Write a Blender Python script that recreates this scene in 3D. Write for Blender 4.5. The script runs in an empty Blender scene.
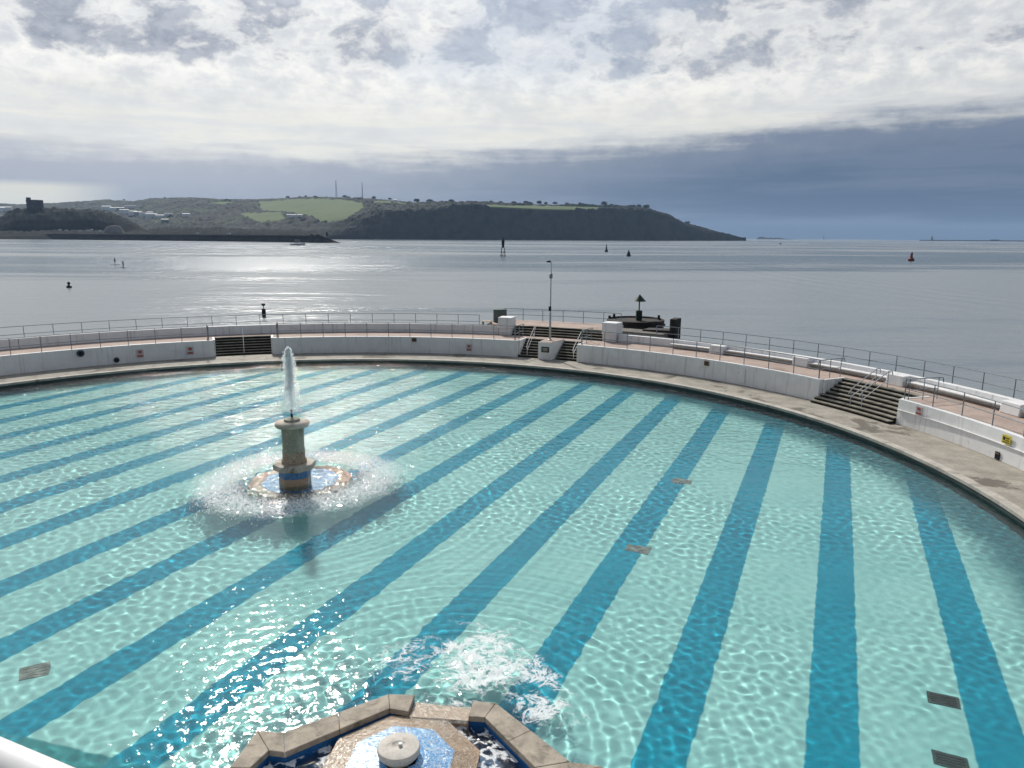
import bpy, math, random
import numpy as np
from mathutils import Vector, Matrix, noise as mnoise
R_ = math.radians
random.seed(7); rng = np.random.default_rng(7)
scene = bpy.context.scene
COL = scene.collection

# ------------------------------------------------------------------ camera
H = 9.071                      # eye height above the pool coping (coping top is z = 0)
F = 735.0; HY = 236.7; ROLL = R_(0.35)
PITCH = math.atan((384-HY)/F)
cR, sR = math.cos(ROLL), math.sin(ROLL); cP, sP = math.cos(PITCH), math.sin(PITCH)
Rt = Vector((1,0,0)); Fw = Vector((0,cP,-sP)); Up = Vector((0,sP,cP))
right = cR*Rt + sR*Up; up = -sR*Rt + cR*Up
cam_d = bpy.data.cameras.new('camera'); cam = bpy.data.objects.new('camera', cam_d); COL.objects.link(cam)
m = Matrix.Identity(4)
for i in range(3):
    m[i][0] = right[i]; m[i][1] = up[i]; m[i][2] = -Fw[i]
m[2][3] = H
cam.matrix_world = m
cam_d.sensor_width = 36.0; cam_d.lens = F/1024*36.0
cam_d.clip_start = 0.05; cam_d.clip_end = 60000
scene.camera = cam
ZSEA = -2.2

def ray(px, py):
    x, y = px-512, 384-py
    return (right*x + up*y + Fw*F)
def at_z(px, py, z):
    r = ray(px, py); t = (z-H)/r.z
    return Vector((r.x*t, r.y*t, z))
def at_d(px, py, D):
    r = ray(px, py); t = D/math.hypot(r.x, r.y)
    return Vector((r.x*t, r.y*t, H+r.z*t))

# ------------------------------------------------------------------ node helpers
class G:
    def __init__(s, tree): s.t = tree; s.n = tree.nodes; s.l = tree.links
    def node(s, typ, **kw):
        n = s.n.new(typ)
        for k, v in kw.items(): setattr(n, k, v)
        return n
    def put(s, sock, v):
        if isinstance(v, bpy.types.NodeSocket): s.l.new(v, sock)
        elif isinstance(v, (tuple, list)) and sock.type == 'RGBA' and len(v) == 3: sock.default_value = (*v, 1)
        else: sock.default_value = v
    def m(s, op, a, b=0.0, c=None):
        n = s.node('ShaderNodeMath', operation=op)
        s.put(n.inputs[0], a); s.put(n.inputs[1], b)
        if c is not None: s.put(n.inputs[2], c)
        return n.outputs[0]
    def ss(s, a, lo, hi, t0=0.0, t1=1.0):
        n = s.node('ShaderNodeMapRange', interpolation_type='SMOOTHSTEP')
        s.put(n.inputs[0], a); s.put(n.inputs[1], lo); s.put(n.inputs[2], hi); s.put(n.inputs[3], t0); s.put(n.inputs[4], t1)
        return n.outputs[0]
    def mix(s, f, a, b, blend='MIX'):
        n = s.node('ShaderNodeMix', data_type='RGBA', blend_type=blend)
        s.put(n.inputs[0], f); s.put(n.inputs[6], a); s.put(n.inputs[7], b)
        return n.outputs[2]
    def noise(s, vec, scale, detail=4, rough=.55, dist=0.0):
        n = s.node('ShaderNodeTexNoise')
        s.put(n.inputs['Vector'], vec); s.put(n.inputs['Scale'], scale); s.put(n.inputs['Detail'], detail)
        s.put(n.inputs['Roughness'], rough); s.put(n.inputs['Distortion'], dist)
        return n.outputs[0]
    def voro(s, vec, scale, feature='F1', out='Distance'):
        n = s.node('ShaderNodeTexVoronoi', feature=feature)
        s.put(n.inputs['Vector'], vec); s.put(n.inputs['Scale'], scale)
        return n.outputs[out]
    def comb(s, x, y, z):
        n = s.node('ShaderNodeCombineXYZ'); s.put(n.inputs[0], x); s.put(n.inputs[1], y); s.put(n.inputs[2], z)
        return n.outputs[0]
    def sep(s, v):
        n = s.node('ShaderNodeSeparateXYZ'); s.put(n.inputs[0], v); return n.outputs
    def vmul(s, v, k):
        n = s.node('ShaderNodeVectorMath', operation='MULTIPLY'); s.put(n.inputs[0], v); s.put(n.inputs[1], k); return n.outputs[0]
    def pos(s): return s.node('ShaderNodeNewGeometry').outputs['Position']
    def bump(s, h, dist=1.0, strength=1.0, normal=None):
        n = s.node('ShaderNodeBump'); s.put(n.inputs['Height'], h); n.inputs['Distance'].default_value = dist; s.put(n.inputs['Strength'], strength)
        if normal is not None: s.put(n.inputs['Normal'], normal)
        return n.outputs[0]

def one_ior(g):   # same reflectance from both sides of the thin surface
    return g.m('MULTIPLY_ADD', g.node('ShaderNodeNewGeometry').outputs['Backfacing'], 1/1.33-1.33, 1.33)
def new_mat(name):
    mt = bpy.data.materials.new(name); mt.use_nodes = True; mt.node_tree.nodes.clear()
    return mt, G(mt.node_tree)
def out(g, sh): 
    o = g.node('ShaderNodeOutputMaterial'); g.l.new(sh, o.inputs['Surface']); return o
def principled(g, col, rough=.6, spec=.3, metal=0.0, normal=None):
    p = g.node('ShaderNodeBsdfPrincipled')
    g.put(p.inputs['Base Color'], col); g.put(p.inputs['Roughness'], rough)
    p.inputs['Specular IOR Level'].default_value = spec; p.inputs['Metallic'].default_value = metal
    if normal is not None: g.put(p.inputs['Normal'], normal)
    return p.outputs[0]
def M(name, col, var=.25, scale=2.0, rough=.65, spec=.3, metal=0.0, dark=None, dark_scale=.5, dark_lo=.55, dark_hi=.7, bump=0.0, stretch=(1,1,1), fine=9.0):
    mt, g = new_mat(name)
    P = g.vmul(g.pos(), stretch)
    n1 = g.noise(P, scale, 5, .6); n2 = g.noise(P, scale*fine, 3, .6)
    f = g.m('MULTIPLY_ADD', n1, .65, g.m('MULTIPLY', n2, .35))
    c = g.mix(g.ss(f, .35, .65), tuple(x*(1-var) for x in col), tuple(min(.9, x*(1+var)) for x in col))
    if dark is not None:
        nd = g.noise(P, dark_scale, 6, .65, .6)
        c = g.mix(g.ss(nd, dark_lo, dark_hi), c, dark)
    nm = g.bump(f, bump) if bump else None
    out(g, principled(g, c, rough, spec, metal, nm))
    return mt

MT = {}
MT['coping'] = M('concrete_coping', (.32,.295,.25), .22, 1.1, .8, .25, dark=(.15,.135,.11), dark_scale=.36, dark_lo=.56, dark_hi=.62, bump=.01)
MT['nose'] = M('pale_concrete_nosing', (.44,.41,.36), .2, 1.6, .8, .25, dark=(.22,.2,.17), dark_scale=.8, dark_lo=.58, dark_hi=.7)
MT['grime'] = M('dark_pool_wall', (.03,.045,.045), .4, 1.5, .5, .4)
MT['prom'] = M('pink_promenade_concrete', (.40,.315,.27), .16, .8, .85, .2, dark=(.25,.19,.155), dark_scale=.35, dark_lo=.55, dark_hi=.72)
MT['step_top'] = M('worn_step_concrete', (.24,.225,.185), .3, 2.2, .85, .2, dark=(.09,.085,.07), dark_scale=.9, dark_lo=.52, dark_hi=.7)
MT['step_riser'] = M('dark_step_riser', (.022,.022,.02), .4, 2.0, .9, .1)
MT['rail'] = M('weathered_blue_grey_rail', (.20,.225,.25), .25, 5, .45, .5)
MT['white_rail'] = M('white_rail_paint', (.78,.78,.77), .06, 3, .35, .5)
MT['stone'] = M('fountain_stone', (.44,.41,.35), .28, 2.6, .8, .25, dark=(.15,.13,.10), dark_scale=1.2, dark_lo=.55, dark_hi=.75, bump=.01)
MT['stone_green'] = M('fountain_shaft_stone', (.30,.30,.24), .22, 2.2, .75, .3, dark=(.11,.11,.085), dark_scale=1.4, dark_lo=.5, dark_hi=.7, stretch=(1,1,.35), bump=.01)
MT['drum_stone'] = M('pale_drum_stone', (.55,.52,.47), .15, 3.0, .75, .25, dark=(.33,.3,.26), dark_scale=2.2, dark_lo=.55, dark_hi=.7)
MT['rim_stone'] = M('rim_stone', (.36,.315,.255), .24, 3.0, .75, .25, dark=(.19,.17,.135), dark_scale=2.4, dark_lo=.50, dark_hi=.66, bump=.012, fine=20)
MT['blue_wall'] = M('blue_painted_channel', (.015,.12,.34), .3, 2.0, .4, .4)
MT['black'] = M('black_weathered_paint', (.012,.013,.014), .4, 2, .6, .3)
MT['green_mark'] = M('dark_green_mark', (.012,.035,.025), .3, 2, .55, .3)
MT['red_mark'] = M('red_buoy_paint', (.16,.018,.012), .3, 2, .5, .4)
MT['dark_stone'] = M('dark_wet_masonry', (.03,.027,.026), .5, 1.2, .8, .25, bump=.03)
MT['sea_wall'] = M('sea_wall_concrete', (.16,.15,.135), .3, .8, .85, .2)
MT['drain'] = M('drain_plate', (.065,.10,.095), .3, 4, .7, .3)
MT['drain_brown'] = M('drain_plate_brown', (.25,.29,.26), .3, 4, .7, .3)
MT['metal'] = M('galvanised_metal', (.42,.44,.45), .15, 6, .4, .5)
MT['bin'] = M('grey_green_drum', (.10,.12,.11), .35, 3, .7, .3)
MT['beige'] = M('beige_timber', (.42,.34,.24), .2, 3, .7, .3)
MT['sign_white'] = M('sign_white', (.52,.48,.48), .06, 5, .5, .4)
MT['sign_red'] = M('sign_red', (.36,.075,.08), .1, 5, .5, .4)
MT['sign_yellow'] = M('sign_yellow', (.60,.48,.04), .1, 5, .5, .4)
MT['sign_pale'] = M('sign_pale', (.5,.45,.42), .1, 5, .5, .4)
MT['plaque'] = M('dark_green_plaque', (.025,.04,.025), .3, 6, .4, .4)
MT['rust'] = M('rusty_vent', (.17,.12,.085), .35, 5, .8, .2)
MT['dark_hole'] = M('dark_outlet', (.01,.012,.015), .2, 5, .8, .2)
MT['blue_disc'] = M('dark_blue_disc', (.03,.05,.07), .2, 5, .5, .4)
MT['roof'] = M('grey_slate_roof', (.12,.12,.13), .2, .1, .8, .2)
MT['house'] = M('pale_render', (.75,.74,.70), .1, .1, .8, .2)
MT['house_grey'] = M('grey_render', (.33,.32,.31), .15, .1, .8, .2)
MT['car'] = M('car_paint_pale', (.6,.6,.6), .1, .3, .3, .5)
MT['glass_dark'] = M('dark_glass', (.02,.025,.03), .1, 1, .15, .5)
MT['tyre'] = M('tyre_black', (.01,.01,.01), .1, 1, .8, .2)
MT['skin'] = M('skin', (.45,.27,.19), .05, 4, .6, .3)
MT['wetsuit'] = M('black_wetsuit', (.01,.011,.013), .2, 4, .6, .3)
MT['hair'] = M('dark_hair', (.015,.011,.009), .2, 9, .6, .3)
MT['board'] = M('dark_board', (.05,.06,.07), .1, 1, .4, .4)
MT['mast_steel'] = M('lattice_steel', (.14,.15,.17), .1, .1, .6, .4)
MT['hull'] = M('white_hull', (.7,.7,.7), .05, .5, .4, .4)
MT['breakwater'] = M('breakwater_masonry', (.022,.022,.022), .5, .06, .9, .15, bump=.6)
MT['tower'] = M('dark_tower_stone', (.045,.042,.042), .25, .12, .9, .15)
MT['foliage'] = M('dark_foliage', (.022,.034,.014), .5, .25, .9, .1)
MT['trunk'] = M('tree_bark', (.04,.03,.022), .3, .3, .9, .1)

# white wall paint with drips, scuffs and grubby feet
mt, g = new_mat('white_wall_paint')
P = g.pos(); xyz = g.sep(P)
n = g.noise(P, 1.3, 5, .6); drip = g.noise(g.vmul(P, (2.6,2.6,.12)), 1.6, 4, .6)
c = g.mix(g.ss(n, .3, .75), (.80,.80,.80), (.71,.71,.705))
c = g.mix(g.m('MULTIPLY', g.ss(drip, .53, .72), .6), c, (.44,.42,.38))
c = g.mix(g.m('MULTIPLY', g.ss(g.noise(P, .7, 6, .7, .8), .62, .74), .6), c, (.48,.42,.36))
rust = g.m('MULTIPLY', g.ss(g.noise(g.vmul(P, (3.2,3.2,.22)), 1.1, 5, .7), .66, .74), g.ss(g.noise(P, .35, 3), .48, .6, 0, .75))
c = g.mix(rust, c, (.34,.22,.14))
out(g, principled(g, c, .55, .35, 0, g.bump(n, .008)))
MT['wall'] = mt

def mosaic(name, c1, c2, grout, scale, rough=.3):
    mt, g = new_mat(name)
    P = g.pos()
    cell = g.voro(P, scale, 'F1', 'Color'); edge = g.voro(P, scale, 'DISTANCE_TO_EDGE')
    c = g.mix(g.sep(cell)[0], c1, c2)
    c = g.mix(g.ss(g.noise(P, 2.5, 4, .6), .4, .7, 0, .45), c, tuple(x*.6 for x in c1))
    c = g.mix(g.ss(edge, .03, .09), grout, c)
    out(g, principled(g, c, rough, .5, 0, g.bump(g.noise(P, scale*.6, 3), .02)))
    return mt
MT['mosaic_blue'] = mosaic('blue_mosaic', (.04,.24,.60), (.09,.38,.72), (.45,.55,.62), 16)
MT['mosaic_beige'] = mosaic('beige_mosaic', (.40,.25,.14), (.30,.17,.09), (.50,.42,.34), 22)
MT['band'] = mosaic('brown_mosaic_band', (.26,.15,.08), (.38,.31,.22), (.33,.30,.26), 9, .6)
MT['block_blue'] = mosaic('blue_tile_block', (.03,.13,.36), (.05,.19,.45), (.12,.25,.42), 9)

# ------------------------------------------------------------------ mesh helpers
class MB:
    def __init__(s): s.v = []; s.f = []; s.mi = []
    def add(s, vs, fs, mi=0):
        o = len(s.v); s.v += [tuple(v) for v in vs]; s.f += [tuple(i+o for i in f) for f in fs]; s.mi += [mi]*len(fs)
    def box(s, c, size, rz=0.0, mi=0, taper=1.0):
        x, y, z = (k/2 for k in size); ca, sa = math.cos(rz), math.sin(rz); vs = []
        for dz, k in ((-z,1.0),(z,taper)):
            for dx, dy in ((-x,-y),(x,-y),(x,y),(-x,y)):
                dx *= k; dy *= k
                vs.append((c[0]+dx*ca-dy*sa, c[1]+dx*sa+dy*ca, c[2]+dz))
        s.add(vs, [(3,2,1,0),(4,5,6,7),(0,1,5,4),(1,2,6,5),(2,3,7,6),(3,0,4,7)], mi)
    def tube(s, pts, r, n=8, mi=0, caps=True):
        pts = [Vector(p) for p in pts]; rr = r if isinstance(r, (list, tuple)) else [r]*len(pts)
        rings = []
        for i, p in enumerate(pts):
            d = (pts[min(i+1,len(pts)-1)]-pts[max(i-1,0)]).normalized()
            a = d.cross(Vector((0,0,1)))
            if a.length < 1e-3: a = Vector((1,0,0))
            a.normalize(); b = d.cross(a)
            rings.append([p+(a*math.cos(2*math.pi*k/n)+b*math.sin(2*math.pi*k/n))*rr[i] for k in range(n)])
        vs = [q for rg in rings for q in rg]; fs = []
        for i in range(len(pts)-1):
            for k in range(n):
                fs.append((i*n+k, i*n+(k+1)%n, (i+1)*n+(k+1)%n, (i+1)*n+k))
        if caps: fs += [tuple(range(n-1,-1,-1)), tuple((len(pts)-1)*n+k for k in range(n))]
        s.add(vs, fs, mi)
    def lathe(s, prof, c=(0,0,0), n=32, mi=0, rot=0.0):
        vs = []; fs = []
        for r, z in prof:
            vs += [(c[0]+r*math.cos(2*math.pi*k/n+rot), c[1]+r*math.sin(2*math.pi*k/n+rot), c[2]+z) for k in range(n)]
        for i in range(len(prof)-1):
            for k in range(n):
                fs.append((i*n+k, i*n+(k+1)%n, (i+1)*n+(k+1)%n, (i+1)*n+k))
        fs += [tuple(range(n-1,-1,-1)), tuple((len(prof)-1)*n+k for k in range(n))]
        s.add(vs, fs, mi)
    def prism(s, poly, z0, z1, mi=0):
        n = len(poly)
        area = sum(poly[i][0]*poly[(i+1)%n][1]-poly[(i+1)%n][0]*poly[i][1] for i in range(n))
        if area < 0: poly = poly[::-1]
        vs = [(x,y,z0) for x,y in poly]+[(x,y,z1) for x,y in poly]
        fs = [tuple(range(n-1,-1,-1)), tuple(range(n,2*n))]+[(i,(i+1)%n,n+(i+1)%n,n+i) for i in range(n)]
        s.add(vs, fs, mi)
    def sweep(s, prof, a0, a1, step=1.0, mi=0):      # closed (radius, z) profile swept about the pool centre
        n = max(1, int(math.ceil(abs(a1-a0)/step))); k = len(prof); vs = []; fs = []
        for i in range(n+1):
            a = a0+(a1-a0)*i/n
            vs += [PC(r, a, z) for r, z in prof]
        for i in range(n):
            for j in range(k):
                fs.append((i*k+j, i*k+(j+1)%k, (i+1)*k+(j+1)%k, (i+1)*k+j))
        fs += [tuple(range(k-1,-1,-1)), tuple(n*k+j for j in range(k))]
        s.add(vs, fs, mi)
    def build(s, name, mats, parent=None, smooth=False, bevel=0.0, loc=None, fix=True):
        me = bpy.data.meshes.new(name); me.from_pydata(s.v, [], s.f); 
        mats = mats if isinstance(mats, (list, tuple)) else [mats]
        for mm in mats: me.materials.append(mm)
        if len(mats) > 1: me.polygons.foreach_set('material_index', s.mi)
        if smooth: me.polygons.foreach_set('use_smooth', [True]*len(me.polygons))
        if fix:
            import bmesh
            b = bmesh.new(); b.from_mesh(me); bmesh.ops.recalc_face_normals(b, faces=b.faces[:]); b.to_mesh(me); b.free()
        o = bpy.data.objects.new(name, me); COL.objects.link(o)
        if parent is not None:
            o.parent = parent; o.matrix_parent_inverse = Matrix.Translation(-parent.location) if not loc else Matrix.Identity(4)
        if loc is not None: o.location = loc
        if bevel:
            bv = o.modifiers.new('bevel', 'BEVEL'); bv.width = bevel; bv.segments = 2; bv.limit_method = 'ANGLE'; bv.angle_limit = R_(40)
        return o
def tag(o, label=None, cat=None, group=None, kind=None):
    if label: o['label'] = label
    if cat: o['category'] = cat
    if group: o['group'] = group
    if kind: o['kind'] = kind
    return o
def empty(name, label, cat, loc=(0,0,0), group=None):
    o = bpy.data.objects.new(name, None); COL.objects.link(o); o.location = loc; o.empty_display_size = .2
    return tag(o, label, cat, group)
def copy_tree(src, parent=None):
    c = src.copy(); COL.objects.link(c)
    if parent is not None: c.parent = parent
    for ch in src.children: copy_tree(ch, c)
    return c

# ------------------------------------------------------------------ lido layout
CX, CY, RP = -10.02, 27.08, 27.4          # pool centre, water radius
def PC(r, a, z=0.0): a = R_(a); return (CX+r*math.sin(a), CY+r*math.cos(a), z)
TH = R_(23.65)                              # direction of the painted lanes
NX, NY = math.cos(TH), -math.sin(TH)
EA = R_(10.8)                              # shore edge of the pool
EV = Vector((math.cos(EA), -math.sin(EA), 0)); EN = Vector((math.sin(EA), math.cos(EA), 0)); E0 = Vector((-4.9, 10.5, 0))
A0, A1 = -88.0, 138.0
ZW = 1.25                                  # promenade height
ZT = 1.90                                  # parapet top
ZWATER = -0.26

# pool floor
ZF = -1.5
mt, g = new_mat('painted_pool_floor')
P = g.pos(); x, y, z = g.sep(P)
wob = g.m('MULTIPLY', g.m('SUBTRACT', g.noise(P, 2.2, 3), .5), .07)
nn = g.m('ADD', g.m('ADD', g.m('MULTIPLY', x, NX), g.m('MULTIPLY', y, NY)), wob)
q = g.m('DIVIDE', g.m('ADD', nn, 5.462+308.17), 3.0817)
fr = g.m('MULTIPLY', g.m('ABSOLUTE', g.m('SUBTRACT', g.m('FRACT', g.m('ADD', q, .5)), .5)), 3.0817)
stripe = g.ss(fr, .475, .525, 1.0, 0.0)
BA = R_(14.7)
bd = g.m('ADD', g.m('ADD', g.m('MULTIPLY', x, math.sin(BA)), g.m('MULTIPLY', y, math.cos(BA))), -( -10.4*math.sin(BA)+13.3*math.cos(BA)))
band = g.ss(bd, -.04, .04, 1.0, 0.0)
light = g.mix(g.ss(g.noise(P, .35, 5, .6), .35, .7), (.42,.79,.755), (.35,.71,.685))
light = g.mix(g.ss(g.noise(P, 3.5, 4, .65), .5, .75, 0, .5), light, (.29,.64,.60))
dark = g.mix(g.ss(g.noise(P, .5, 5, .6), .35, .7), (.002,.32,.46), (.003,.37,.52))
dark = g.mix(g.ss(g.noise(P, 3.0, 4, .65), .5, .75, 0, .5), dark, (.002,.26,.39))
c = g.mix(stripe, light, dark)
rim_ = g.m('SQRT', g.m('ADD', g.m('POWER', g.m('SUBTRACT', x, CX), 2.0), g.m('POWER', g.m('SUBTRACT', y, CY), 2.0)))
edge_shade = g.ss(g.m('ADD', rim_, g.m('MULTIPLY', g.m('SUBTRACT', g.noise(P, .6, 4), .5), 1.2)), RP-2.7, RP-1.0)
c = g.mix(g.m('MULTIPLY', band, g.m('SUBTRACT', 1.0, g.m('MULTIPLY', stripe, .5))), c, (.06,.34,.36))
c = g.mix(g.m('MULTIPLY', edge_shade, .92), c, (.012,.16,.20))  # wall reflection and shade along the rim, painted into the floor colour
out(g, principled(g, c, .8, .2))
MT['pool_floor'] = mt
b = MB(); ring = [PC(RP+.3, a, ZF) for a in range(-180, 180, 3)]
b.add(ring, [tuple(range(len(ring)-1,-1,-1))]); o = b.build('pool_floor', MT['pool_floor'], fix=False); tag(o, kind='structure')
me = o.data
if me.polygons[0].normal.z < 0: me.flip_normals()

# pool water: real ripples as geometry
def make_water():
    az = np.radians(np.linspace(-52, 54, 1300)); 
    rad = [8.6]
    while rad[-1] < 62: rad.append(rad[-1]+.022+.0017*rad[-1])
    rad = np.array(rad); na, nr = len(az), len(rad)
    X = (rad[:,None]*np.sin(az)[None,:]); Y = (rad[:,None]*np.cos(az)[None,:])
    D = np.broadcast_to(rad[:,None], X.shape)
    Z = np.zeros_like(X)
    # slow large-scale modulation of ripple strength
    mod = np.ones_like(X)
    for k in range(6):
        th = rng.uniform(0, 2*np.pi); L = rng.uniform(4, 16)
        mod += .27*np.sin(2*np.pi/L*(X*np.cos(th)+Y*np.sin(th))+rng.uniform(0, 6.3))
    mod = np.clip(mod, .25, 1.6)
    cx, cy = -8.3, 27.0
    dF = np.hypot(X-cx, Y-cy); dC = np.hypot(X+1.6, Y-14.2)
    wx, wy = 8.0-X, 60.0-Y
    for k in range(110):
        L = float(np.exp(rng.uniform(np.log(.08), np.log(.48))))
        th = rng.normal(R_(62), R_(48)) if k % 3 else rng.uniform(0, 2*np.pi)
        kk = 2*np.pi/L; samp = np.maximum(.022+.0017*D, D*0.0015)
        att = np.clip((L/samp-2.6)/3.0, 0, 1)
        slope = (.0036+.0125*np.clip((D-20)/25,0,1))*(L/.3)**.05
        ph = rng.uniform(0, 6.3)
        bend = .35*np.sin(2*np.pi/7.5*(X*np.cos(th+1.4)+Y*np.sin(th+1.4))+k)
        Z += mod*att*slope/kk*np.sin(kk*(X*np.cos(th)+Y*np.sin(th))+ph+bend)
    # rings running out from the fountain and from the cascade
    for (d, amp, far, Ls) in ((dF, .024, 6.0, (.31,.47,.7)), (dC, .030, 4.0, (.27,.41,.62))):
        for L in Ls:
            kk = 2*np.pi/L; Z += amp/kk*np.exp(-np.maximum(d-2.2,0)/far)*np.sin(kk*d+.8*np.sin(X*1.1)+.8*np.sin(Y*.9+L))*(d>.6)
    # choppy water under the falling jet and the cascade
    for (cx_, cy_, s_, amp, r0) in ((-8.3,27.4,1.5,.30,2.4), (-.8,14.4,1.2,.20,.2), (-4.6,13.9,2.6,.10,.2)):
        d = np.hypot(X-cx_, Y-cy_); w_ = np.exp(-((d-r0)/s_)**2)
        for k in range(14):
            L = rng.uniform(.18, .55); th = rng.uniform(0, 6.3); kk = 2*np.pi/L
            Z += w_*amp*.28/kk*np.sin(kk*(X*np.cos(th)+Y*np.sin(th))+rng.uniform(0,6.3))
    keep = (np.hypot(X-CX, Y-CY) < RP+.35) & (((X-E0.x)*EN.x+(Y-E0.y)*EN.y) > -.6)
    V = np.stack([X, Y, Z+ZWATER], -1).reshape(-1, 3)
    i = np.arange(nr-1)[:,None]*na+np.arange(na-1)[None,:]
    quad = np.stack([i, i+na, i+na+1, i+1], -1).reshape(-1, 4)[:, ::-1]
    kf = keep[:-1,:-1] & keep[1:,:-1] & keep[:-1,1:] & keep[1:,1:]
    quad = quad[kf.reshape(-1)]
    used = np.unique(quad); remap = -np.ones(len(V), int); remap[used] = np.arange(len(used))
    V = V[used]; quad = remap[quad]
    me = bpy.data.meshes.new('pool_water')
    me.vertices.add(len(V)); me.vertices.foreach_set('co', V.ravel())
    me.loops.add(quad.size); me.loops.foreach_set('vertex_index', quad.ravel())
    me.polygons.add(len(quad)); me.polygons.foreach_set('loop_start', np.arange(0, quad.size, 4))
    me.update(calc_edges=True)
    if me.polygons[0].normal.z < 0: me.flip_normals()
    me.polygons.foreach_set('use_smooth', [True]*len(quad))
    o = bpy.data.objects.new('pool_water', me); COL.objects.link(o)
    return o
water = make_water(); tag(water, kind='structure')
mt, g = new_mat('pool_water')
P = g.pos(); x, y, z = g.sep(P)
fine = g.noise(P, 6.5, 3, .6); wide = g.noise(g.vmul(P, (.75,1.2,1)), 1.7, 4, .6, .4)
far = g.ss(y, 20, 42)
nm = g.bump(g.m('ADD', g.m('MULTIPLY', fine, .012), g.m('MULTIPLY', g.m('MULTIPLY', wide, far), .20)), 1.0)
fres = g.node('ShaderNodeFresnel'); g.put(fres.inputs['IOR'], one_ior(g)); g.put(fres.inputs['Normal'], nm)
gl = g.node('ShaderNodeBsdfGlossy'); gl.inputs['Roughness'].default_value = .045; g.put(gl.inputs['Normal'], nm)
tr = g.node('ShaderNodeBsdfRefraction'); tr.inputs['IOR'].default_value = 1.33; tr.inputs['Roughness'].default_value = 0.0
g.put(tr.inputs['Color'], (.93,.985,.98))
mx = g.node('ShaderNodeMixShader'); g.l.new(fres.outputs[0], mx.inputs[0]); g.l.new(tr.outputs[0], mx.inputs[1]); g.l.new(gl.outputs[0], mx.inputs[2])
# foam lying on the water: lacy at the cascade, fine and broken in a ring under the jet
wv = g.noise(P, .9, 3, .6)
Pw = g.node('ShaderNodeVectorMath', operation='ADD'); g.put(Pw.inputs[0], P); 
nv = g.node('ShaderNodeTexNoise'); g.put(nv.inputs['Vector'], P); nv.inputs['Scale'].default_value = 1.1; nv.inputs['Detail'].default_value = 3
g.put(Pw.inputs[1], g.vmul(nv.outputs['Color'], (.45,.45,.0))); Pw = Pw.outputs[0]
def dist(cx, cy, kx=1.0, ky=1.0, rot=0.0):
    dx = g.m('SUBTRACT', x, cx); dy = g.m('SUBTRACT', y, cy)
    u = g.m('ADD', g.m('MULTIPLY', dx, math.cos(rot)*kx), g.m('MULTIPLY', dy, math.sin(rot)*kx))
    v = g.m('ADD', g.m('MULTIPLY', dx, -math.sin(rot)*ky), g.m('MULTIPLY', dy, math.cos(rot)*ky))
    return g.m('SQRT', g.m('ADD', g.m('MULTIPLY', u, u), g.m('MULTIPLY', v, v)))
brk = g.noise(Pw, 1.6, 5, .65)
def ridge(sc, det, k): return g.m('SUBTRACT', 1.0, g.m('MULTIPLY', g.m('ABSOLUTE', g.m('SUBTRACT', g.noise(Pw, sc, det, .6, .7), .5)), k))
r1 = ridge(2.3, 5, 6.0); r2 = ridge(6.0, 4, 6.0)
d1 = dist(-.6, 14.9, .36, .48, R_(95)); d2 = dist(.6, 13.3, .85, .68, R_(60)); d3 = dist(-2.3, 15.0, .42, .6, R_(20)); d4 = dist(.5, 14.6, .42, 1.3, R_(125))
jit = g.m('MULTIPLY', g.m('SUBTRACT', brk, .5), 1.6)
core = g.ss(g.m('ADD', d1, jit), .0, 1.0, 1.0, 0.0); side = g.ss(g.m('ADD', d2, jit), .2, 1.0, .8, 0.0)
left = g.ss(g.m('ADD', d3, jit), .0, 1.1, .72, 0.0); arm = g.ss(g.m('ADD', d4, jit), .2, 1.0, .8, 0.0)
area = g.m('MAXIMUM', g.m('MAXIMUM', core, side), g.m('MAXIMUM', left, arm))
lace = g.m('MAXIMUM', r1, g.m('MULTIPLY', r2, .85))
foam1 = g.m('MULTIPLY', g.ss(g.m('ADD', lace, g.m('MULTIPLY', area, .75)), 1.14, 1.55), g.ss(area, .03, .34, 0, .86))
r = dist(-8.27, 27.45, 1.0, .97)
rn = g.m('ADD', r, g.m('MULTIPLY', g.m('SUBTRACT', brk, .5), 1.3))
ringm = g.m('MULTIPLY', g.ss(rn, 1.9, 2.8), g.ss(rn, 3.2, 4.2, 1, 0))
spk = g.ss(g.noise(P, 11.0, 3, .75), .43, .57)
foam2 = g.m('MULTIPLY', g.m('MULTIPLY', ringm, spk), .85)
wk = dist(-5.3, 28.6, .42, 1.3, R_(22))
foam3 = g.m('MULTIPLY', g.m('MULTIPLY', g.ss(wk, .45, 1.0, 1, 0), g.ss(g.noise(g.vmul(P,(.6,1.4,1)), 4.0, 4, .7), .56, .66)), .55)
foam = g.m('MAXIMUM', g.m('MAXIMUM', foam1, foam2), foam3)
df = g.node('ShaderNodeBsdfDiffuse'); g.put(df.inputs['Color'], (.78,.82,.82))
mx2 = g.node('ShaderNodeMixShader'); g.l.new(foam, mx2.inputs[0]); g.l.new(mx.outputs[0], mx2.inputs[1]); g.l.new(df.outputs[0], mx2.inputs[2])
out(g, mx2.outputs[0])
water.data.materials.append(mt)

# coping, pool wall face
b = MB()
b.sweep([(RP,-.14),(RP,-1.6),(RP+.6,-1.6),(RP+.6,-.14)], A0, A1, 1.0); o = b.build('pool_side', MT['grime']); tag(o, kind='structure')
b = MB(); b.sweep([(RP-.05,0.012),(RP-.05,-.136),(RP+.36,-.136),(RP+.36,0.012)], A0, A1, .8); o = b.build('coping_edge', MT['nose'], bevel=.02); tag(o, kind='structure')
b = MB(); b.sweep([(RP+.362,0),(RP+.362,-1.5),(34.2,-1.5),(34.2,0)], A0, A1, 1.0); o = b.build('coping', MT['coping']); tag(o, kind='structure')

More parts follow.
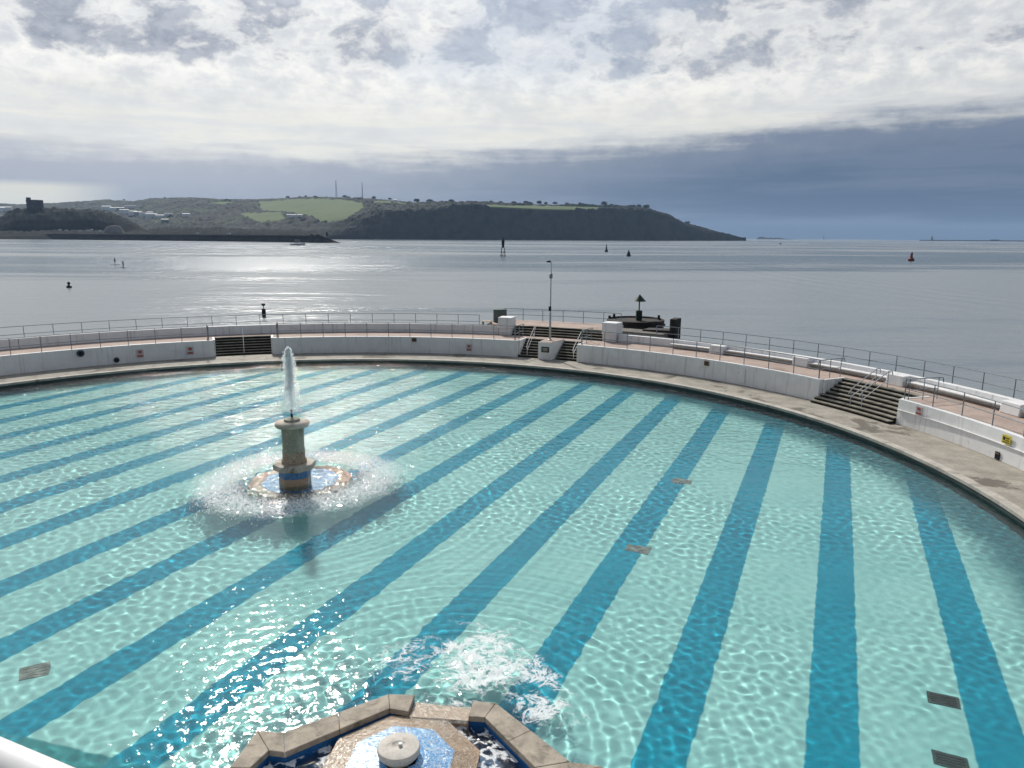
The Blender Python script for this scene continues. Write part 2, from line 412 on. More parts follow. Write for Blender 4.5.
# promenade with stair bays cut out
BAYS = [(-24.2,-16.2), (19.9,29.0), (63.6,73.5)]
b = MB(); rb = 32.5
b.sweep([(rb,0.01),(rb,ZW),(34.15,ZW),(34.15,.01)], A0, A1, 1.0)
ed = [A0]+[q for bb in BAYS for q in bb]+[A1]
for i in range(0, len(ed), 2):
    b.sweep([(30.82,.01),(30.82,ZW),(rb-.003,ZW),(rb-.003,.01)], ed[i], ed[i+1], 1.0)
o = b.build('promenade', MT['prom']); tag(o, kind='structure')
# outer footway behind the parapet and sea wall face
b = MB(); b.sweep([(34.16,-3.5),(34.16,1.22),(35.5,1.22),(35.7,-3.5)], A0, A1, 1.0)
b.sweep([(35.52,-3.5),(35.52,1.86),(37.5,1.86),(37.7,-3.5)], 30.2, 37.0, 1.0)
o = b.build('sea_wall', MT['sea_wall']); tag(o, 'grey concrete sea wall and narrow ledge outside the white parapet', 'sea wall')

WL = ['white retaining wall left of the left stairs with two dark discs', 'white retaining wall between the left stairs and the mast', 'long white retaining wall between the mast and the right stairs', 'sunlit white retaining wall at right edge with a yellow sign']
for i in range(0, len(ed), 2):
    root = empty('retaining_wall', WL[i//2], 'wall', PC(30.7, (ed[i]+ed[i+1])/2, 0), 'white walls around the pool')
    b = MB(); b.sweep([(30.5,.004),(30.56,ZW+.03),(30.815,ZW+.03),(30.815,.004)], ed[i], ed[i+1], .8); b.build('wall', MT['wall'], root, bevel=.015)
    for e, s_ in ((ed[i],1),(ed[i+1],-1)):
        if e in (A0, A1): continue
        b = MB(); w = .14/31.5*57.3
        b.sweep([(30.83,.006),(30.83,ZW+.025),(rb,ZW+.025),(rb,.006)], e-s_*w*.98, e+s_*w*.02, 1); b.build('return_wall', MT['wall'], root)
    b = MB(); b.sweep([(30.46,.45),(30.46,.475),(30.53,.475),(30.53,.45)], ed[i]+.05, ed[i+1]-.05, 1)
    if i == 6: b.v = [ (vx,vy,vz+.28) for vx,vy,vz in b.v]; b.build('wall_ridge', MT['wall'], root)

# parapet (left plain, right with bench and piers)
root = empty('parapet_wall', 'plain white parapet along the left half of the promenade', 'wall', PC(33.8,-30,ZW), 'white parapets on the promenade')
b = MB(); b.sweep([(33.62,ZW+.004),(33.66,ZT+.06),(34.05,ZT+.06),(34.05,ZW+.004)], A0, 15.3, .8); b.build('wall', MT['wall'], root, bevel=.02)
for a in (-72,-46,-8.2,8.6):
    b = MB(); b.sweep([(33.612,ZW+.01),(33.655,ZT+.05),(33.64,ZT+.05),(33.605,ZW+.01)], a, a+.05, .05); b.build('joint', MT['rust'], root)
root = empty('parapet_wall', 'white parapet with built in bench along the right promenade', 'wall', PC(33.8,80,ZW), 'white parapets on the promenade')
b = MB(); b.sweep([(33.72,ZW+.004),(33.76,ZT-.08),(34.12,ZT-.08),(34.12,ZW+.004)], 32.4, A1, .8); b.build('wall', MT['wall'], root, bevel=.02)
PIERS = [46.4, 57.2, 68.4, 80.4, 92.5, 104.5]
prev = 40.0
for a in PIERS:
    w = .55/33.5*57.3
    b = MB(); b.sweep([(33.12,ZW+.004),(33.2,ZT-.075),(33.715,ZT-.075),(33.715,ZW+.004)], a-w, a+w, .8); b.build('pier', MT['wall'], root, bevel=.04)
    b = MB(); b.sweep([(33.25,ZW+.26),(33.25,ZW+.33),(33.714,ZW+.33),(33.714,ZW+.26)], prev, a-w-.05, .8); b.build('bench', MT['wall'], root, bevel=.012)
    prev = a+w+.05

# ------------------------------------------------------------------ railings
def railing(label, r, z0, hgt, angles, extra=0.6, mid=.5, cat='railing', group='railings around the lido', offs=(0,0)):
    root = empty('railing', label, cat, PC(r, angles[len(angles)//2], z0), group)
    for a in angles:
        b = MB(); b.tube([PC(r,a,z0-.02), PC(r,a,z0+hgt)], .026, 6); b.build('post', MT['rail'], root)
    mid = .62 if z0 == 1.22 else mid
    a0, a1 = angles[0]-offs[0], angles[-1]+offs[1]; n = max(2, int((a1-a0)/1.2)+1)
    for nm_, h_ in (('top_rail', hgt), ('mid_rail', hgt*mid)):
        b = MB(); b.tube([PC(r, a0+(a1-a0)*i/n, z0+h_) for i in range(n+1)], .024, 6); b.build(nm_, MT['rail'], root)
    return root
def seq(a0, a1, n): return [a0+(a1-a0)*i/(n-1) for i in range(n)]
railing('inner railing on the wall left of the left stairs', 30.72, ZW+.02, 1.08, seq(-81.2, -24.9, 18))
railing('inner railing on the wall between left stairs and mast', 30.72, ZW+.02, 1.08, seq(-15.4, 19.4, 12))
railing('inner railing on the long wall between mast and right stairs', 30.72, ZW+.02, 1.08, seq(29.6, 63.2, 11))
railing('inner railing on the sunlit wall at the right edge', 30.72, ZW+.02, 1.08, seq(73.8, 113.4, 13))
railing('outer railing behind the left parapet against the sea', 34.7, 1.22, 1.46, seq(-81, 12.1, 32))
railing('outer railing behind the benches on the right promenade', 34.7, 1.22, 1.38, seq(36.9, 107.4, 25))

# ------------------------------------------------------------------ stairs
def flight(label, a0, a1, r_bot, r_top, n, zb, zt, over=0.0):
    am = (a0+a1)/2
    root = empty('stone_steps', label, 'steps', PC(r_bot, am, zb), 'flights of steps up to the promenade')
    rise = (zt-zb)/n; go = (r_top-r_bot)/n
    for k in range(n):
        ra = r_bot+k*go; e = over if ra < 30.49 else 0.0
        b = MB(); z0, z1 = zb+.002, zb+(k+1)*rise
        rr = max(ra+go, r_top) if ra >= 30.49 else 30.48
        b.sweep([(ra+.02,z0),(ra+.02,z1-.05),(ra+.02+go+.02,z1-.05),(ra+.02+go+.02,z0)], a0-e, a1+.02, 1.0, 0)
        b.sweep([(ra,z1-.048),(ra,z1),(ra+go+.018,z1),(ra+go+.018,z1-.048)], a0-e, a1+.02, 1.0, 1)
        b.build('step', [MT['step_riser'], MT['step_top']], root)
    return root
flight('dark flight of steps in the left bay below the promenade', -24.15, -16.25, 30.85, 32.46, 7, 0, ZW)
flight('narrow flight of steps left of the mast plinth', 19.95, 23.1, 30.7, 32.46, 7, 0, ZW)
flight('narrow flight of steps right of the mast plinth', 25.75, 28.95, 30.7, 32.46, 7, 0, ZW)
flight('wide flight of steps at right spilling over the pool deck', 63.65, 73.45, 30.05, 32.46, 8, 0, ZW, over=0.25)
flight('low wide steps from promenade to the raised platform', 17.4, 30.2, 33.55, 34.62, 4, ZW, 1.96)

def handrail(label, a, r0, r1, z0, z1, mat='white_rail', n=2, hgt=.9):
    root = empty('handrail', label, 'handrail', PC((r0+r1)/2, a, z0), 'handrails of the steps')
    for i in range(n):
        t = i/(n-1); r = r0+(r1-r0)*t; z = z0+(z1-z0)*t
        b = MB(); b.tube([PC(r,a,z-.03), PC(r,a,z+hgt)], .022, 6); b.build('post', MT[mat], root)
    b = MB(); b.tube([PC(r0-.18,a,z0+hgt*.72), PC(r0,a,z0+hgt), PC(r1,a,z1+hgt), PC(r1+.25,a,z1+hgt-.02), PC(r1+.3,a,z1+hgt-.25)], .026, 8); b.build('rail', MT[mat], root)
    b = MB(); b.tube([PC(r0,a,z0+hgt*.5), PC(r1,a,z1+hgt*.5)], .02, 6); b.build('lower_rail', MT[mat], root)
handrail('white handrail down the middle of the left steps', -20.2, 31.0, 32.55, .1, ZW)
handrail('white handrail on the left narrow steps by the mast', 21.2, 30.9, 32.5, .1, ZW)
handrail('white handrail on the right narrow steps by the mast', 28.2, 30.9, 32.5, .1, ZW)
handrail('upper pale handrail across the wide right steps', 67.6, 30.6, 32.3, .25, ZW, 'metal', n=2)
handrail('lower pale handrail across the wide right steps', 69.0, 30.6, 32.3, .25, ZW, 'metal', n=2)
handrail('grey end rail at the left side of the left steps', -24.75, 30.75, 32.5, ZW, ZW, 'rail', 3, 1.08)
handrail('grey end rail at the right side of the left steps', -15.6, 30.75, 32.5, ZW, ZW, 'rail', 3, 1.08)
handrail('grey end rail beside the left of the wide right steps', 63.1, 30.75, 32.5, ZW, ZW, 'rail', 3, 1.08)
handrail('grey end rail at the right of the wide right steps', 74.2, 30.75, 32.5, ZW, ZW, 'rail', 3, 1.08)
handrail('grey end rail left of the mast steps', 19.5, 30.75, 32.5, ZW, ZW, 'rail', 3, 1.08)
handrail('grey end rail right of the mast steps', 29.5, 30.75, 32.5, ZW, ZW, 'rail', 3, 1.08)

# ------------------------------------------------------------------ mast plinth and mast
root = empty('mast_plinth', 'white block plinth with dark plaque between two narrow flights', 'plinth', PC(31.3,24.4,0))
b = MB()
pl = [PC(30.2,23.35), PC(30.2,25.35), PC(32.46,25.72), PC(32.46,23.13)]
zt = ZW+.06
b.prism([(p[0],p[1]) for p in pl], .006, zt); b.build('block', MT['wall'], root, bevel=.02)
b = MB(); b.prism([(PC(30.26,23.42)[0],PC(30.26,23.42)[1]), PC(30.26,25.3)[:2], PC(32.4,25.66)[:2], PC(32.4,23.2)[:2]], zt+.003, zt+.03); b.build('cap', MT['prom'], root)
ux = (Vector(PC(30.2,25.35))-Vector(PC(30.2,23.35))).normalized(); uy = (Vector(PC(30.2,24.35))-Vector(PC(29.2,24.35))).normalized()
def facing(c, w, h, t, z, ang, mi=0, bb=None):     # a thin upright panel facing the pool centre
    bb.box((c[0],c[1],z), (w, t, h), -R_(ang), mi)
b = MB(); p = PC(30.185,24.45); facing(p, .62, .42, .03, .78, 24.4, 0, b); b.build('plaque', MT['plaque'], root)
b = MB(); p = PC(30.165,24.45); facing(p, .44, .05, .01, .86, 24.4, 0, b); facing(p, .34, .035, .01, .78, 24.4, 0, b); facing(p, .38, .035, .01, .7, 24.4, 0, b); b.build('lettering', MT['sign_pale'], root)

mp = PC(31.4, 24.25)
root = empty('lamp_mast', 'tall thin grey mast with small hooked lamp on white plinth', 'mast', (mp[0],mp[1],zt+.03))
b = MB(); b.tube([(mp[0],mp[1],zt), (mp[0],mp[1],3.4), (mp[0],mp[1],3.45), (mp[0],mp[1],7.0)], [.085,.075,.055,.045], 10); b.build('pole', MT['metal'], root, smooth=True)
b = MB(); b.tube([(mp[0],mp[1],6.98),(mp[0]-.01,mp[1],7.22),(mp[0]-.1,mp[1]-.02,7.34),(mp[0]-.24,mp[1]-.04,7.33)], .04, 8); b.build('lamp_arm', MT['metal'], root, smooth=True)
b = MB(); b.box((mp[0]-.2,mp[1]-.03,7.26), (.3,.14,.12)); b.build('lamp_head', MT['black'], root, bevel=.03)
b = MB(); b.lathe([(.05,-.2),(.12,-.17),(.13,.14),(.05,.2)], (mp[0],mp[1],6.2), 12); b.build('collar_box', MT['rail'], root)
b = MB(); b.box((mp[0]-.04,mp[1]-.02,3.75), (.2,.2,.36)); b.build('loudspeaker', MT['black'], root, bevel=.04)
b = MB(); b.lathe([(.17,0),(.17,.05),(.1,.08)], (mp[0],mp[1],zt+.03), 12); b.build('base_flange', MT['metal'], root)

# ------------------------------------------------------------------ platform, box pillars, drum, table
b = MB()
b.sweep([(34.64,-3.4),(34.64,1.957),(38.4,1.957),(38.6,-3.4)], 13.2, 30.0, 1.0); o = b.build('viewing_platform', MT['prom']); tag(o, 'raised pinkish concrete platform jutting out beyond the promenade', 'platform')
root = railing('seaward railing along the edge of the raised platform', 38.1, 1.95, 1.0, [14.1,16.7,19.35,22.1,24.8,27.5,29.8])
for lab, a0, a1, top in (('white square pillar at the left end of the platform steps',15.35,17.35,2.68), ('white square pillar at the right end of the platform steps',30.25,32.35,2.70)):
    root = empty('square_pillar', lab, 'pillar', PC(34.0,(a0+a1)/2,ZW), 'white pillars at the platform')
    b = MB(); b.sweep([(33.42,1.78),(33.45,top),(34.6,top),(34.6,1.78)], a0, a1, 1); b.build('block', MT['wall'], root, bevel=.06)
    b = MB(); b.sweep([(33.5,ZW+.004),(33.5,1.776),(34.58,1.776),(34.58,ZW+.004)], a0+.1, a1-.1, 1); b.build('foot', MT['wall'], root, bevel=.02)
dp = PC(36.3, 14.3)
root = empty('storage_drum', 'grey green ribbed drum behind the left white pillar', 'drum', (dp[0],dp[1],1.96))
b = MB(); prof = []
for k in range(8): prof += [(.56,k*.13),(.585,k*.13+.03),(.585,k*.13+.07),(.56,k*.13+.1)]
b.lathe([(.5,0)]+prof+[(.5,1.04)], (dp[0],dp[1],1.96), 20); b.build('body', MT['bin'], root)
b = MB(); b.lathe([(.58,1.045),(.58,1.09),(.2,1.14)], (dp[0],dp[1],1.96), 20); b.build('lid', MT['drain'], root)
tp = PC(35.1, 13.0)
root = empty('wooden_crate', 'low beige wooden crate beside the drum on the ledge', 'crate', (tp[0],tp[1],1.72))
b = MB()
for k in range(3): b.box((tp[0],tp[1]-.26+k*.26,1.72+.42), (.8,.2,.04), -.2)
b.build('top_boards', MT['beige'], root)
for sx in (-1,1):
    b = MB(); b.box((tp[0]+sx*.34*math.cos(.2),tp[1]-sx*.34*math.sin(.2),1.72+.2), (.06,.6,.4), -.2); b.build('side', MT['beige'], root)

# starboard beacon on a round masonry base outside the platform
bc = at_d(635.5, 320, 69.0); bx, by = bc.x, bc.y
root = empty('round_pier', 'dark round masonry base in the sea behind right pillar', 'sea wall', (bx,by,ZSEA))
b = MB(); b.lathe([(2.75,-1.4),(2.58,3.45),(2.6,3.47),(2.66,3.82),(2.5,3.88),(2.4,3.72)], (bx,by,ZSEA), 28); b.build('drum_wall', MT['dark_stone'], root)
b = MB(); b.lathe([(2.66,0),(2.74,.03),(2.74,.14),(2.66,.17)], (bx,by,ZSEA+3.3), 28); b.build('ledge', MT['dark_stone'], root)
for a in (2.4, 3.1, .3):
    b = MB(); b.tube([(bx+2.4*math.cos(a),by+2.4*math.sin(a),ZSEA+3.8),(bx+2.4*math.cos(a),by+2.4*math.sin(a),ZSEA+4.15)], .12, 6); b.build('bollard', MT['dark_stone'], root)
zb = ZSEA+3.75
root = empty('beacon', 'dark green beacon with cone topmark on the round base', 'beacon', (bx+.3,by,zb))
b = MB(); b.box((bx+.3,by,zb+.46), (.52,.52,.9)); b.build('cabinet', MT['green_mark'], root, bevel=.03)
b = MB(); b.tube([(bx+.3,by,zb+.9),(bx+.3,by,zb+2.25)], .06, 8); b.build('pole', MT['green_mark'], root)
b = MB(); b.lathe([(.62,0),(.6,.02),(.03,.62)], (bx+.3,by,zb+1.75), 20); b.build('topmark', MT['green_mark'], root)

jp = PC(37.2, 36.6)
root = empty('dark_stone_buttress', 'dark wet stair buttress at the right end of the platform', 'buttress', (jp[0],jp[1],ZSEA))
b = MB()
pa = [Vector(PC(36.6,33.6)), Vector(PC(36.6,37.4)), Vector(PC(38.0,37.2)), Vector(PC(38.0,33.6))]
b.add([(p.x,p.y,1.0) for p in pa]+[(pa[0].x,pa[0].y,1.98),(pa[1].x,pa[1].y,2.06),(pa[2].x,pa[2].y,2.06),(pa[3].x,pa[3].y,1.98)], [(3,2,1,0),(4,5,6,7),(0,1,5,4),(1,2,6,5),(2,3,7,6),(3,0,4,7)])
b.build('ramp', MT['dark_stone'], root)
b = MB(); b.sweep([(36.7,-3),(36.7,2.95),(37.6,3.0),(37.6,-3)], 37.05, 37.9, .5); b.build('upright', MT['dark_stone'], root, bevel=.05)

# ------------------------------------------------------------------ signs, discs and outlets on the walls
def wall_panel(name, label, cat, a, z, w, h, mats, kind='sign', group=None):
    p = PC(30.48 - (.0), a); root = empty(name, label, cat, (p[0],p[1],z), group)
    b = MB(); p = PC(30.478, a); facing(p, w, h, .03, z, a, 0, b); b.build('panel', MT[mats[0]], root)
    k = 0
    for nm_, mat, dx, dz, ww, hh in mats[1:]:
        b = MB(); q = PC(30.458, a+dx*w/30.5*57.3); facing(q, ww*w, hh*h, .008, z+dz*h, a, 0, b); b.build(nm_, MT[mat], root)
    return root
pict = [('symbol','sign_red',0,.22,.5,.34), ('text_panel','sign_red',0,-.28,.8,.22)]
wall_panel('warning_sign', 'faded red and white sign on left wall near dark disc', 'sign', -33.6, .62, .46, .58, ['sign_white']+pict, group='red warning signs on the walls')
wall_panel('warning_sign', 'small red sign on wall just left of left steps', 'sign', -27.3, .6, .46, .6, ['sign_white']+pict, group='red warning signs on the walls')
wall_panel('warning_sign', 'small red sign on wall left of the mast steps', 'sign', 12.6, .55, .42, .52, ['sign_pale']+pict, group='red warning signs on the walls')
wall_panel('warning_sign', 'red and white sign on wall right of the wide steps', 'sign', 76.1, .98, .4, .42, ['sign_white']+pict, group='red warning signs on the walls')
wall_panel('depth_sign', 'yellow sign on the sunlit wall near right edge', 'sign', 85.9, 1.0, .46, .36, ['sign_yellow', ('symbol','black',-.25,.1,.24,.4), ('text_panel','black',.15,.18,.4,.12), ('text_panel','black',.15,-.1,.4,.1), ('text_panel','black',0,-.32,.8,.08)])
wall_panel('wall_vent', 'rusty square vent at the top of the middle left wall', 'vent', 4.3, 1.05, .36, .3, ['rust', ('slot','dark_hole',0,.2,.8,.14), ('slot','dark_hole',0,-.2,.8,.14)], group='rusty vents on the walls')
wall_panel('wall_vent', 'rusty vent at top of the long wall right of mast', 'vent', 48.2, 1.02, .34, .3, ['rust', ('slot','dark_hole',0,.2,.8,.14), ('slot','dark_hole',0,-.2,.8,.14)], group='rusty vents on the walls')
wall_panel('wall_hatch', 'pale painted hatch low on the long wall right of mast', 'hatch', 53.2, .6, .5, .85, ['wall', ('hinge','rust',-.48,.2,.05,.12)])
wall_panel('wall_outlet', 'small dark drain outlet low on the sunlit right wall', 'outlet', 85.2, .2, .26, .32, ['dark_hole', ('flap','rust',0,.3,.9,.2)])
for lab, a, z, r_, mm in (('dark blue disc on the wall at far left','%s',0,0,0),):
    pass
for lab, a, z, r_ in (('dark round disc high on the far left wall', -40.6, .98, .24), ('smaller dark round disc low on the far left wall', -36.5, .3, .19)):
    p = PC(30.47, a); root = empty('wall_disc', lab, 'disc', (p[0],p[1],z), 'dark discs on the left wall')
    d = Vector((math.sin(R_(a)), math.cos(R_(a)), 0))
    b = MB(); b.tube([Vector(p)+Vector((0,0,z))-d*.05, Vector(p)+Vector((0,0,z))+d*.03], r_, 16); b.build('plate', MT['blue_disc'], root)
    b = MB(); b.tube([Vector(p)+Vector((0,0,z))-d*.06, Vector(p)+Vector((0,0,z))-d*.045], r_*.55, 12); b.build('hub', MT['dark_hole'], root)

# ------------------------------------------------------------------ drain covers on the pool floor
for lab, px, py, w, h in (('dark square drain cover near right lane line, upper of pair',9.53,14.5,.62,.42), ('dark drain cover at the bottom right picture edge',8.6,12.63,.62,.42), ('brown drain cover on the lane beyond middle of pool',6.96,28.64,.75,.55), ('brown drain cover on the lane in mid pool',4.09,22.17,.75,.5), ('worn pale brown cover at far left of pool floor',-10.99,15.34,.6,.55)):
    p = Vector((px, py, ZF))
    root = empty('drain_cover', lab, 'drain cover', (p.x,p.y,ZF), 'drain covers on the pool floor')
    b = MB(); b.box((p.x,p.y,ZF+.015), (w,h,.02), -TH if px > 0 else .5); b.build('frame', MT['drain'] if px > 8 else MT['drain_brown'], root)
    b = MB(); 
    for k in range(4):
        v = (k-1.5)*h*.2; rz = -TH if px > 0 else .5
        b.box((p.x-v*math.sin(rz), p.y+v*math.cos(rz), ZF+.03), (w*.8, h*.11, .012), rz)
    b.build('grate', MT['grime'] if px > 8 else MT['drain_brown'], root)

# ------------------------------------------------------------------ fountain in the pool
fx, fy = -8.32, 27.0
root = empty('fountain', 'round stone fountain column standing in the pool', 'fountain', (fx,fy,ZF))
def octo(r, rot=0.0, c=(fx,fy)): return [(c[0]+r*math.cos(rot+k*math.pi/4), c[1]+r*math.sin(rot+k*math.pi/4)) for k in range(8)]
b = MB(); b.prism(octo(2.05, .39, (fx,fy+.75)), ZF+.002, -.74); b.build('submerged_base', MT['mosaic_beige'], root)
b = MB(); b.prism(octo(1.55, .39, (fx,fy+.75)), -.737, -.70); b.build('submerged_blue_plate', MT['mosaic_blue'], root)
b = MB(); b.prism(octo(.60, .39), -.695, .02); b.build('lower_block', MT['mosaic_beige'], root, bevel=.02)
b = MB(); b.prism(octo(.60, .39), .022, .33); b.build('blue_block', MT['block_blue'], root, bevel=.02)
b = MB(); b.prism(octo(.80, .39), .333, .56); b.build('stone_slab', MT['stone'], root, bevel=.04)
b = MB(); b.lathe([(.47,.562),(.47,.66),(.425,.72),(.42,1.02)], (fx,fy,0), 32); b.build('mosaic_band', MT['band'], root, smooth=False)
b = MB(); b.lathe([(.42,1.022),(.425,1.05),(.405,1.12),(.41,1.86),(.45,1.94)], (fx,fy,0), 32); b.build('shaft', MT['stone_green'], root, smooth=True)
b = MB(); b.lathe([(.45,1.942),(.60,1.985),(.635,2.03),(.635,2.10),(.585,2.17),(.3,2.19)], (fx,fy,0), 32); b.build('cap', MT['stone'], root, smooth=True)
b = MB(); b.lathe([(.30,2.192),(.29,2.27),(.10,2.33)], (fx,fy,0), 24); b.build('top_disc', MT['stone_green'], root)
b = MB(); b.tube([(fx,fy,2.32),(fx,fy,2.62)], .045, 10); b.build('nozzle', MT['black'], root)

# water thrown by the jet: drops and strands
mt, g = new_mat('white_spray')
p1 = g.node('ShaderNodeBsdfDiffuse'); g.put(p1.inputs[0], (.93,.95,.96)); p2 = g.node('ShaderNodeBsdfTranslucent'); g.put(p2.inputs[0], (.93,.95,.96))
p3 = g.node('ShaderNodeBsdfTransparent'); ma = g.node('ShaderNodeMixShader'); ma.inputs[0].default_value = .7; g.l.new(p1.outputs[0], ma.inputs[1]); g.l.new(p2.outputs[0], ma.inputs[2])
mb_ = g.node('ShaderNodeMixShader'); mb_.inputs[0].default_value = .38; g.l.new(ma.outputs[0], mb_.inputs[1]); g.l.new(p3.outputs[0], mb_.inputs[2]); out(g, mb_.outputs[0])
MT['spray'] = mt
OV = [(1,0,0),(-1,0,0),(0,1,0),(0,-1,0),(0,0,1),(0,0,-1)]
OF = [(0,2,4),(2,1,4),(1,3,4),(3,0,4),(2,0,5),(1,2,5),(3,1,5),(0,3,5)]
def drop(b, c, r, sz=1.0): b.add([(c[0]+v[0]*r, c[1]+v[1]*r, c[2]+v[2]*r*sz) for v in OV], OF)
b = MB(); zt0, zt1 = 2.5, 4.98
for k in range(8000):
    t = random.random()**.75                      # 0 nozzle .. 1 top
    z = zt0+(zt1-zt0)*t
    wd = .40*(1-t)+.10
    if t > .72: wd = .05+.16*max(0.02, (1-t)/.28)**.6
    rr = abs(random.gauss(0, .55))*wd; a = random.uniform(0, 6.283)
    drop(b, (fx+rr*math.cos(a)+.02*math.sin(z*5), fy+rr*math.sin(a), z), random.uniform(.005,.016)*(1.25 if t > .7 else .9), random.uniform(1,4.0))
for k in range(650):                              # thick broken head of the jet
    t = random.random(); z = 3.4+1.55*t; w_ = .05+.13*(1-t)
    a = random.uniform(0, 6.283); rr = w_*math.sqrt(random.random())
    drop(b, (fx+rr*math.cos(a)-.03+.03*math.sin(z*7), fy+rr*math.sin(a), z), random.uniform(.010,.034), random.uniform(1.0,2.4))
for k in range(900):                              # drops falling outside the column
    t = random.random(); a = random.uniform(0, 6.283); rr = .25+.9*random.random()*(1-t*.6)
    drop(b, (fx+rr*math.cos(a), fy+rr*math.sin(a), -.2+4.2*t*random.random()), random.uniform(.005,.012), 1.8)
o = b.build('water_jet', MT['spray'], fix=False); tag(o, 'white water jet rising from the fountain nozzle in the pool', 'water jet', kind='stuff')
b = MB()
for k in range(15000):
    a = random.uniform(0, 6.283); rr = random.gauss(3.15, .5)*(1+.10*math.sin(3*a+1))
    if rr < 1.6: continue
    h = abs(random.gauss(0, .05)) if random.random() < .7 else random.random()*.25
    drop(b, (fx+.05+rr*math.cos(a), fy+.45+rr*.97*math.sin(a), ZWATER+.01+h), random.uniform(.004,.015), random.uniform(1.0,3.2))
o = b.build('splash_drops', MT['spray'], fix=False); tag(o, 'ring of white splashing drops on the water around the fountain', 'splash', kind='stuff')

# ------------------------------------------------------------------ cascade fountain in the foreground
OC = (-1.92, 11.35)
outer = [(-5.35,9.3),(-4.83,11.13),(-4.69,12.10),(-4.18,12.05),(-2.44,13.24),(-1.91,13.22)]
inner = [(-4.95,9.3),(-4.48,11.13),(-4.30,11.57),(-4.00,11.52),(-2.34,12.78),(-1.96,12.68)]
outer2 = [(-.73,13.04),(-.28,12.98),(1.06,11.33),(1.62,11.22),(1.40,9.3)]
inner2 = [(-.80,12.56),(-.48,12.53),(.44,11.18),(.72,10.95),(.62,9.3)]
ZR = .06
root = empty('cascade_fountain', 'octagonal stone cascade basin at the near pool edge', 'fountain', (OC[0],OC[1],0))
def stones(o_, i_):
    for k in range(len(o_)-1):
        a, b_, c_, d_ = (Vector((*q, 0)) for q in (o_[k], o_[k+1], i_[k+1], i_[k]))
        L = (b_-a).length; n = max(1, round(L/1.1))
        for j in range(n):
            t0, t1 = j/n+.0035/L, (j+1)/n-.0035/L
            bb = MB(); bb.prism([tuple(a.lerp(b_,t0)[:2]), tuple(a.lerp(b_,t1)[:2]), tuple(d_.lerp(c_,t1)[:2]), tuple(d_.lerp(c_,t0)[:2])], ZR-.12, ZR+random.uniform(-.004,.004))
            bb.build('coping_stone', MT['rim_stone'], root, bevel=.014)
stones(outer, inner); stones(outer2, inner2)
def shrink(o_, i_, t): return [tuple(Vector(p).lerp(Vector(q), t)) for p, q in zip(o_, i_)]
for o_, i_ in ((outer, inner), (outer2, inner2)):
    b = MB(); oo = shrink(o_, i_, .04); ii = shrink(o_, i_, .95)
    for k in range(len(oo)-1):
        b.prism([oo[k], oo[k+1], ii[k+1], ii[k]], ZF, ZR-.123)
    b.build('basin_wall', MT['blue_wall'], root)
b = MB()   # weir sill and apron in the gap
b.add([(-1.955,12.66,-.03),(-.80,12.545,-.03),(-.735,13.02,-.10),(-1.905,13.20,-.10),(-1.955,12.66,-.9),(-.80,12.545,-.9),(-.735,13.02,-.9),(-1.905,13.20,-.9)], [(0,1,2,3),(7,6,5,4),(0,4,5,1),(1,5,6,2),(2,6,7,3),(3,7,4,0)])
b.build('weir_sill', MT['mosaic_beige'], root)
# basin floor, channel and raised mosaic mound
b = MB(); b.prism([(-4.9,9.3)]+inner[1:]+inner2[:-1]+[(.62,9.3)], ZF+.01, -.5); b.build('basin_floor', MT['blue_wall'], root)
mound_o = [(OC[0]+r_*math.cos(a), OC[1]+r_*math.sin(a)) for r_, a in [(1.44, R_(-7+22.5+45*k)) for k in range(8)]]
mound_m = [(OC[0]+0.97*math.cos(R_(15.5+45*k)), OC[1]+0.97*math.sin(R_(15.5+45*k))) for k in range(8)]
mound_i = [(OC[0]+.33*math.cos(R_(15.5+45*k)), OC[1]+.33*math.sin(R_(15.5+45*k))) for k in range(8)]
def band(p, q, z0, z1, name, mat, foot=None):
    bb = MB(); vs = [(x_,y_,z0) for x_,y_ in p]+[(x_,y_,z1) for x_,y_ in q]
    fs = [(k,(k+1)%8,8+(k+1)%8,8+k) for k in range(8)]
    if foot is not None:
        vs += [(x_,y_,foot) for x_,y_ in p]; fs += [(k,16+k,16+(k+1)%8,(k+1)%8) for k in range(8)]
    bb.add(vs, fs); return bb.build(name, mat, root)
band(mound_o, mound_m, -.06, .04, 'beige_mosaic_ring', MT['mosaic_beige'], -.5)
band(mound_m, mound_i, .04, .11, 'blue_mosaic_ring', MT['mosaic_blue'])
b = MB(); b.lathe([(.30,.0),(.31,.06),(.36,.08),(.38,.18),(.36,.22),(.12,.235),(.10,.22)], (OC[0]-.03,OC[1]+.05,.08), 36); b.build('stone_drum', MT['drum_stone'], root, smooth=True, bevel=.01)
b = MB(); b.tube([(OC[0],OC[1]+.05,.30),(OC[0],OC[1]+.05,.35)], .035, 8); b.build('nozzle', MT['metal'], root)
